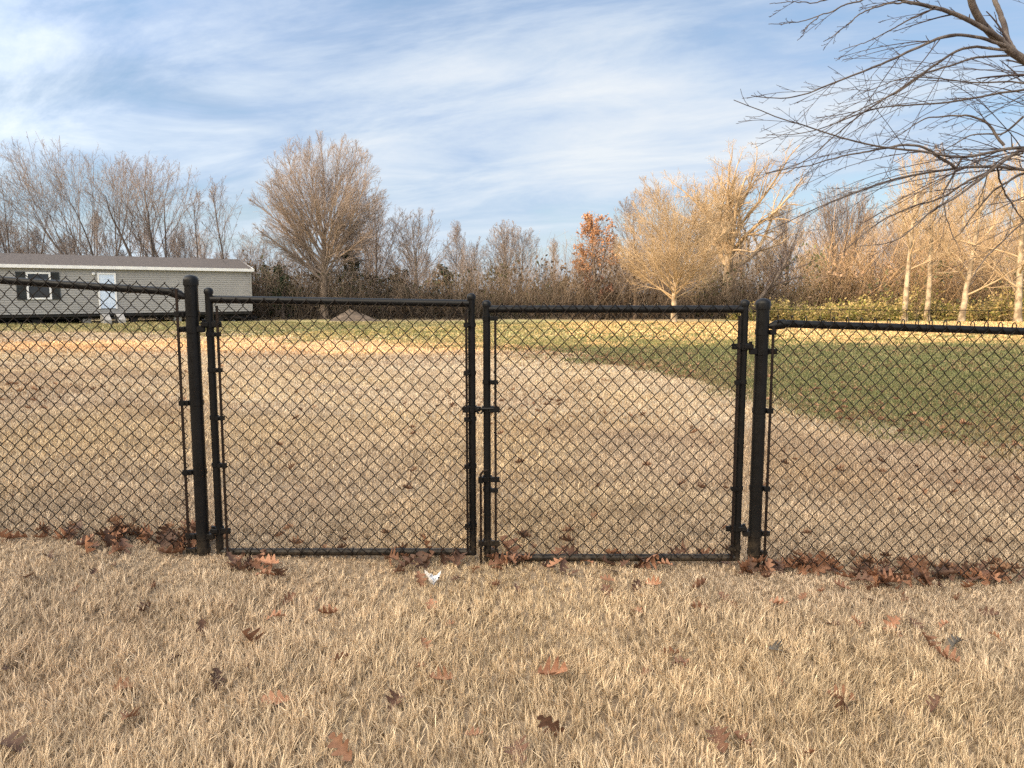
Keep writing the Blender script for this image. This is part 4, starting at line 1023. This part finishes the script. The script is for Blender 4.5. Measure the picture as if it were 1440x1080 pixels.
open_ = [(70, 789), (355, 800), (348, 940), (441, 847), (407, 852), (285, 895), (206, 865), (326, 865), (15, 952), (478, 939), (183, 1021), (243, 935), (387, 997), (218, 830), (130, 815), (160, 800), (110, 835),
         (558, 785), (590, 823), (643, 820), (563, 810), (670, 808), (698, 832), (727, 837), (663, 860), (633, 885), (605, 860), (793, 789), (808, 812), (772, 805), (823, 795), (862, 808), (853, 823), (853, 840), (922, 830), (893, 833), (895, 867),
         (623, 968), (557, 995), (595, 917), (590, 947), (667, 1045), (942, 927), (913, 953), (955, 943), (1016, 797), (1079, 821), (985, 831), (1020, 848), (1032, 857), (983, 864), (1094, 859), (1127, 847), (1155, 841), (1169, 887), (1204, 885), (1287, 888), (1327, 888), (1263, 898), (1303, 914),
         (1183, 991), (1233, 1012), (1096, 970), (1044, 1055), (1134, 1070), (1313, 1006), (961, 942), (1346, 850), (1390, 870), (1400, 905), (1270, 845), (1220, 850)]
for px, py in open_:
    side = 'left' if px < 520 else ('middle' if px < 960 else 'right')
    leaf(gnd(px + rl.uniform(-2, 2), py), rl.uniform(.055, .095), 'leafB' if rl.random() < .35 else 'leafA', {'left': 'loose oak leaf sunk in the grass before the left fence and gate', 'middle': 'loose oak leaf sunk in the grass before the middle of the gates', 'right': 'loose oak leaf sunk in the grass before the right fence and post'}[side],
         'loose oak leaves on the near grass', .4, rl.uniform(.014, .03))
def pile(n, x0, x1, y0, y1, label, group, up=.4):
    for i in range(n):
        px = rl.uniform(x0, x1); py = rl.triangular(y0, y1); leaf(gnd(px, py), rl.uniform(.075, .13), 'leafB' if rl.random() < .45 else 'leafA', label, group, up, rl.uniform(.01, .05))
pile(42, 120, 285, 750, 788, 'oak leaf in the drift against the left fence beside the terminal post', 'oak leaves drifted against the left fence', .7)
pile(10, 0, 128, 745, 770, 'oak leaf at the foot of the left fence far from the post', 'oak leaves drifted against the left fence', .6)
pile(15, 310, 396, 788, 826, 'oak leaf in the small heap before the hinge end of the left gate', 'oak leaves heaped before the left gate', .5)
pile(14, 690, 745, 785, 803, 'oak leaf in the clump at the foot of the drop rod', 'oak leaves clumped at the drop rod', .6)
pile(16, 1040, 1095, 798, 815, 'oak leaf in the clump around the right terminal post base', 'oak leaves clumped at the right post', .6)
pile(22, 1095, 1180, 796, 812, 'oak leaf in the drift just right of the right terminal post', 'oak leaves drifted against the right fence', .7)
pile(58, 1180, 1445, 802, 836, 'oak leaf in the long drift along the right fence foot', 'oak leaves drifted against the right fence', .7)
pile(26, 500, 1000, 783, 812, 'oak leaf in the thin scatter along the bottom rails of the two gates', 'oak leaves along the gate bottoms', .5)
# dead leaves beyond the fence: uncountable litter
def litter():
    rng = np.random.default_rng(31); V0, f0 = leaf_mesh(300, .6, 1.0, .4); V0 = np.array(V0)[:135]; keep = [0, 2, 4]
    A = V0.reshape(27, 5, 3)[::2][:, keep]; nR = len(A); A = A.reshape(-1, 3); fq = np.array([[i * 3 + k, (i + 1) * 3 + k, (i + 1) * 3 + k + 1, i * 3 + k + 1] for i in range(nR - 1) for k in range(2)])
    x1, y1 = sample_wedge(3.6, 9, 9); x2, y2 = sample_wedge(9, 20, 2.2)
    x = np.concatenate([x1, x2]); y = np.concatenate([y1, y2]); e = np.interp(x, GEX, GEY)
    k = rng.random(len(x)) < (.04 + 1.5 * vnoise(x + 9, y + 9, .55, 41) ** 3); x, y = x[k], y[k]
    xg, yg = sample_wedge(6, 19, 26); eg = np.interp(xg, GEX, GEY); k = (yg > eg - .3) & (yg < eg + 5.5) & (xg > -1) & (rng.random(len(xg)) < 1.0 * np.clip(1.1 - (yg - eg) / 6, 0, 1) * np.clip(2.2 * vnoise(xg + 30, yg + 30, .9, 8) - .35, 0, 1)); x = np.concatenate([x, xg[k]]); y = np.concatenate([y, yg[k]])
    xf = np.concatenate([rng.uniform(-1.95, -1.32, 34), rng.uniform(1.1, 2.6, 40), rng.uniform(-1.3, 1.1, 16)]); yf = YF + .04 + np.abs(rng.normal(0, .10, len(xf))); x = np.concatenate([x, xf]); y = np.concatenate([y, yf])
    n = len(x); s = rng.uniform(.04, .085, n); rz = rng.uniform(0, 6.28, n); tl = rng.normal(0, .28, (n, 2)); Vs = np.empty((n, len(A), 3))
    cz, sz = np.cos(rz)[:, None], np.sin(rz)[:, None]; X = A[None, :, 0] * s[:, None]; Yl = A[None, :, 1] * s[:, None]; Zl = A[None, :, 2] * s[:, None] + X * tl[:, :1] + Yl * tl[:, 1:]
    Vs[..., 0] = X * cz - Yl * sz + x[:, None]; Vs[..., 1] = X * sz + Yl * cz + y[:, None]; Vs[..., 2] = Zl + (G(x, y) + .03)[:, None]
    F_ = (np.arange(n)[:, None, None] * len(A) + fq[None]).reshape(-1, 4); t = rng.random((n, 1)); c = (np.array([.16, .085, .05]) + t * np.array([.16, .10, .06])) * rng.uniform(.6, 1.3, (n, 1))
    c = c * np.where(greenness(x, y) > .5, 1.55, 1.0)[:, None]
    o = mk('leaf_litter', Vs.reshape(-1, 3), F_, M['leafmat'], col=np.repeat(c, len(A), 0)); tag(o, 'scattered dead brown leaves on the lawn beyond the fence', 'leaf litter', kind='stuff')
litter()
# scrap of white paper
def scrap():
    rng = np.random.default_rng(3); n = 9; V = []
    for i in range(n):
        for j in range(n):
            u, v = i / (n - 1) - .5, j / (n - 1) - .5; V.append((u * .052 * (1 + .5 * v) + rng.normal(0, .003), v * .04 * (1 - .8 * u) + rng.normal(0, .003), .012 * math.sin(9 * u + 4 * v) + .03 * u * u * 4 + rng.normal(0, .003)))
    fs = [[i * n + j, (i + 1) * n + j, (i + 1) * n + j + 1, i * n + j + 1] for i in range(n - 1) for j in range(n - 1)]
    o = MB().add(V, fs).build('paper_scrap', M['paper'], None); p = gnd(608, 826); o.location = (p[0], p[1], p[2] + .035); o.rotation_euler = (.5, .1, .5)
    tag(o, 'crumpled scrap of white paper on the grass before the left gate', 'paper scrap')
scrap()

# ------------------------------------------------------------------ world, sun, camera
ts_dir = (-SH[0] * math.cos(SUN_EL), -SH[1] * math.cos(SUN_EL), math.sin(SUN_EL))
w = bpy.data.worlds.new('World'); S.world = w; w.use_nodes = True; nt = w.node_tree; nt.nodes.clear()
out = N(nt, 'ShaderNodeOutputWorld'); sky = N(nt, 'ShaderNodeTexSky'); sky.sky_type = 'NISHITA'; sky.sun_disc = False
sky.sun_elevation = SUN_EL; sky.sun_rotation = math.atan2(-SH[0], -SH[1]); sky.air_density = 1.0; sky.dust_density = .6; sky.ozone_density = 1.6
bg = N(nt, 'ShaderNodeBackground'); bg.inputs[1].default_value = .15
tint = mixc(nt, 1.0, sky.outputs[0], (1.0, 1.0, 1.0), 'MULTIPLY'); nt.links.new(tint, bg.inputs[0])
geo = N(nt, 'ShaderNodeTexCoord'); sep = N(nt, 'ShaderNodeSeparateXYZ'); nt.links.new(geo.outputs['Generated'], sep.inputs[0])
def math_(op, a, b=None):
    m = N(nt, 'ShaderNodeMath', operation=op)
    for i, v in enumerate((a, b)):
        if v is None: continue
        if isinstance(v, (int, float)): m.inputs[i].default_value = v
        else: nt.links.new(v, m.inputs[i])
    return m.outputs[0]
den = math_('ADD', math_('MAXIMUM', sep.outputs[2], 0.0), .16)
cmb = N(nt, 'ShaderNodeCombineXYZ'); nt.links.new(math_('DIVIDE', sep.outputs[0], den), cmb.inputs[0]); nt.links.new(math_('DIVIDE', sep.outputs[1], den), cmb.inputs[1])
def streak(rot, sx, sy, scale, detail, rough, dist, off=(0, 0, 0)):
    mp = N(nt, 'ShaderNodeMapping'); mp.vector_type = 'TEXTURE'; mp.inputs['Rotation'].default_value = (0, 0, rot); mp.inputs['Scale'].default_value = (sx, sy, 1); mp.inputs['Location'].default_value = off
    nt.links.new(cmb.outputs[0], mp.inputs[0]); return noise(nt, scale, detail, rough, dist=dist, vec=mp.outputs[0])
n1 = streak(math.radians(165), 1.35, 1.0, .8, 6, .52, .3, (14.1, 7.7, 0)); n2 = streak(math.radians(155), 1.8, .85, 1.7, 10, .64, .5, (12.2, 3.5, 0))
cov = math_('ADD', math_('MULTIPLY', n1, .66), math_('MULTIPLY', n2, .34))
fac = ramp(nt, cov, [(.40, (.5,) * 3), (.48, (.85,) * 3), (.56, (1.0,) * 3)])
mixn = math_('ADD', math_('MULTIPLY', n1, .42), math_('MULTIPLY', n2, .58))
ccol = ramp(nt, mixn, [(.36, (.34, .54, .86)), (.44, (.46, .60, .85)), (.53, (.66, .765, .915)), (.64, (.88, .92, .965))])
hz = math_('POWER', math_('SUBTRACT', 1.0, math_('MAXIMUM', sep.outputs[2], 0.0)), 7.0)
ccol = mixc(nt, math_('MULTIPLY', hz, .75), ccol, (.70, .83, .94)); fac = math_('MAXIMUM', fac, math_('MULTIPLY', hz, 1.0))
# thin cloud glows strongly on the side of the low sun
sd = N(nt, 'ShaderNodeVectorMath', operation='DOT_PRODUCT'); nt.links.new(geo.outputs['Generated'], sd.inputs[0]); sd.inputs[1].default_value = tuple(ts_dir)
glow = math_('ADD', math_('MULTIPLY', math_('POWER', math_('MAXIMUM', math_('ADD', math_('MULTIPLY', sd.outputs['Value'], .62), .38), 0.0), 3.5), 10.5), 1.0)
bg2 = N(nt, 'ShaderNodeBackground'); warm = math_('MULTIPLY', math_('SUBTRACT', glow, 1.0), .22); nt.links.new(mixc(nt, math_('MINIMUM', warm, 1.0), ccol, mixc(nt, 1.0, ccol, (1.22, .93, .62), 'MULTIPLY')), bg2.inputs[0]); nt.links.new(glow, bg2.inputs[1])
mx = N(nt, 'ShaderNodeMixShader'); nt.links.new(fac, mx.inputs[0]); nt.links.new(bg.outputs[0], mx.inputs[1]); nt.links.new(bg2.outputs[0], mx.inputs[2]); nt.links.new(mx.outputs[0], out.inputs[0])

sl = bpy.data.lights.new('sun', 'SUN'); sl.energy = 5.0; sl.angle = math.radians(.6); sl.color = (1.0, .70, .39)
so = bpy.data.objects.new('sun', sl); COL.objects.link(so)
ts = Vector((-SH[0] * math.cos(SUN_EL), -SH[1] * math.cos(SUN_EL), math.sin(SUN_EL)))
so.rotation_euler = ts.to_track_quat('Z', 'Y').to_euler(); so.location = (-20, -16, 12)

cd = bpy.data.cameras.new('camera'); cam = bpy.data.objects.new('camera', cd); COL.objects.link(cam); S.camera = cam
cd.sensor_width = 36; cd.lens = F / 1440 * 36; cd.clip_start = .05; cd.clip_end = 3000
cam.location = (0, 0, HC); cam.rotation_euler = (PI / 2 - PITCH, 0, 0)
S.view_settings.view_transform = 'Standard'; S.view_settings.look = 'None'; S.view_settings.exposure = 0
S.cycles.max_bounces = 6; S.cycles.diffuse_bounces = 3; S.cycles.transparent_max_bounces = 4
S.cycles.use_denoising = False
print('leaves', NLEAF[0])
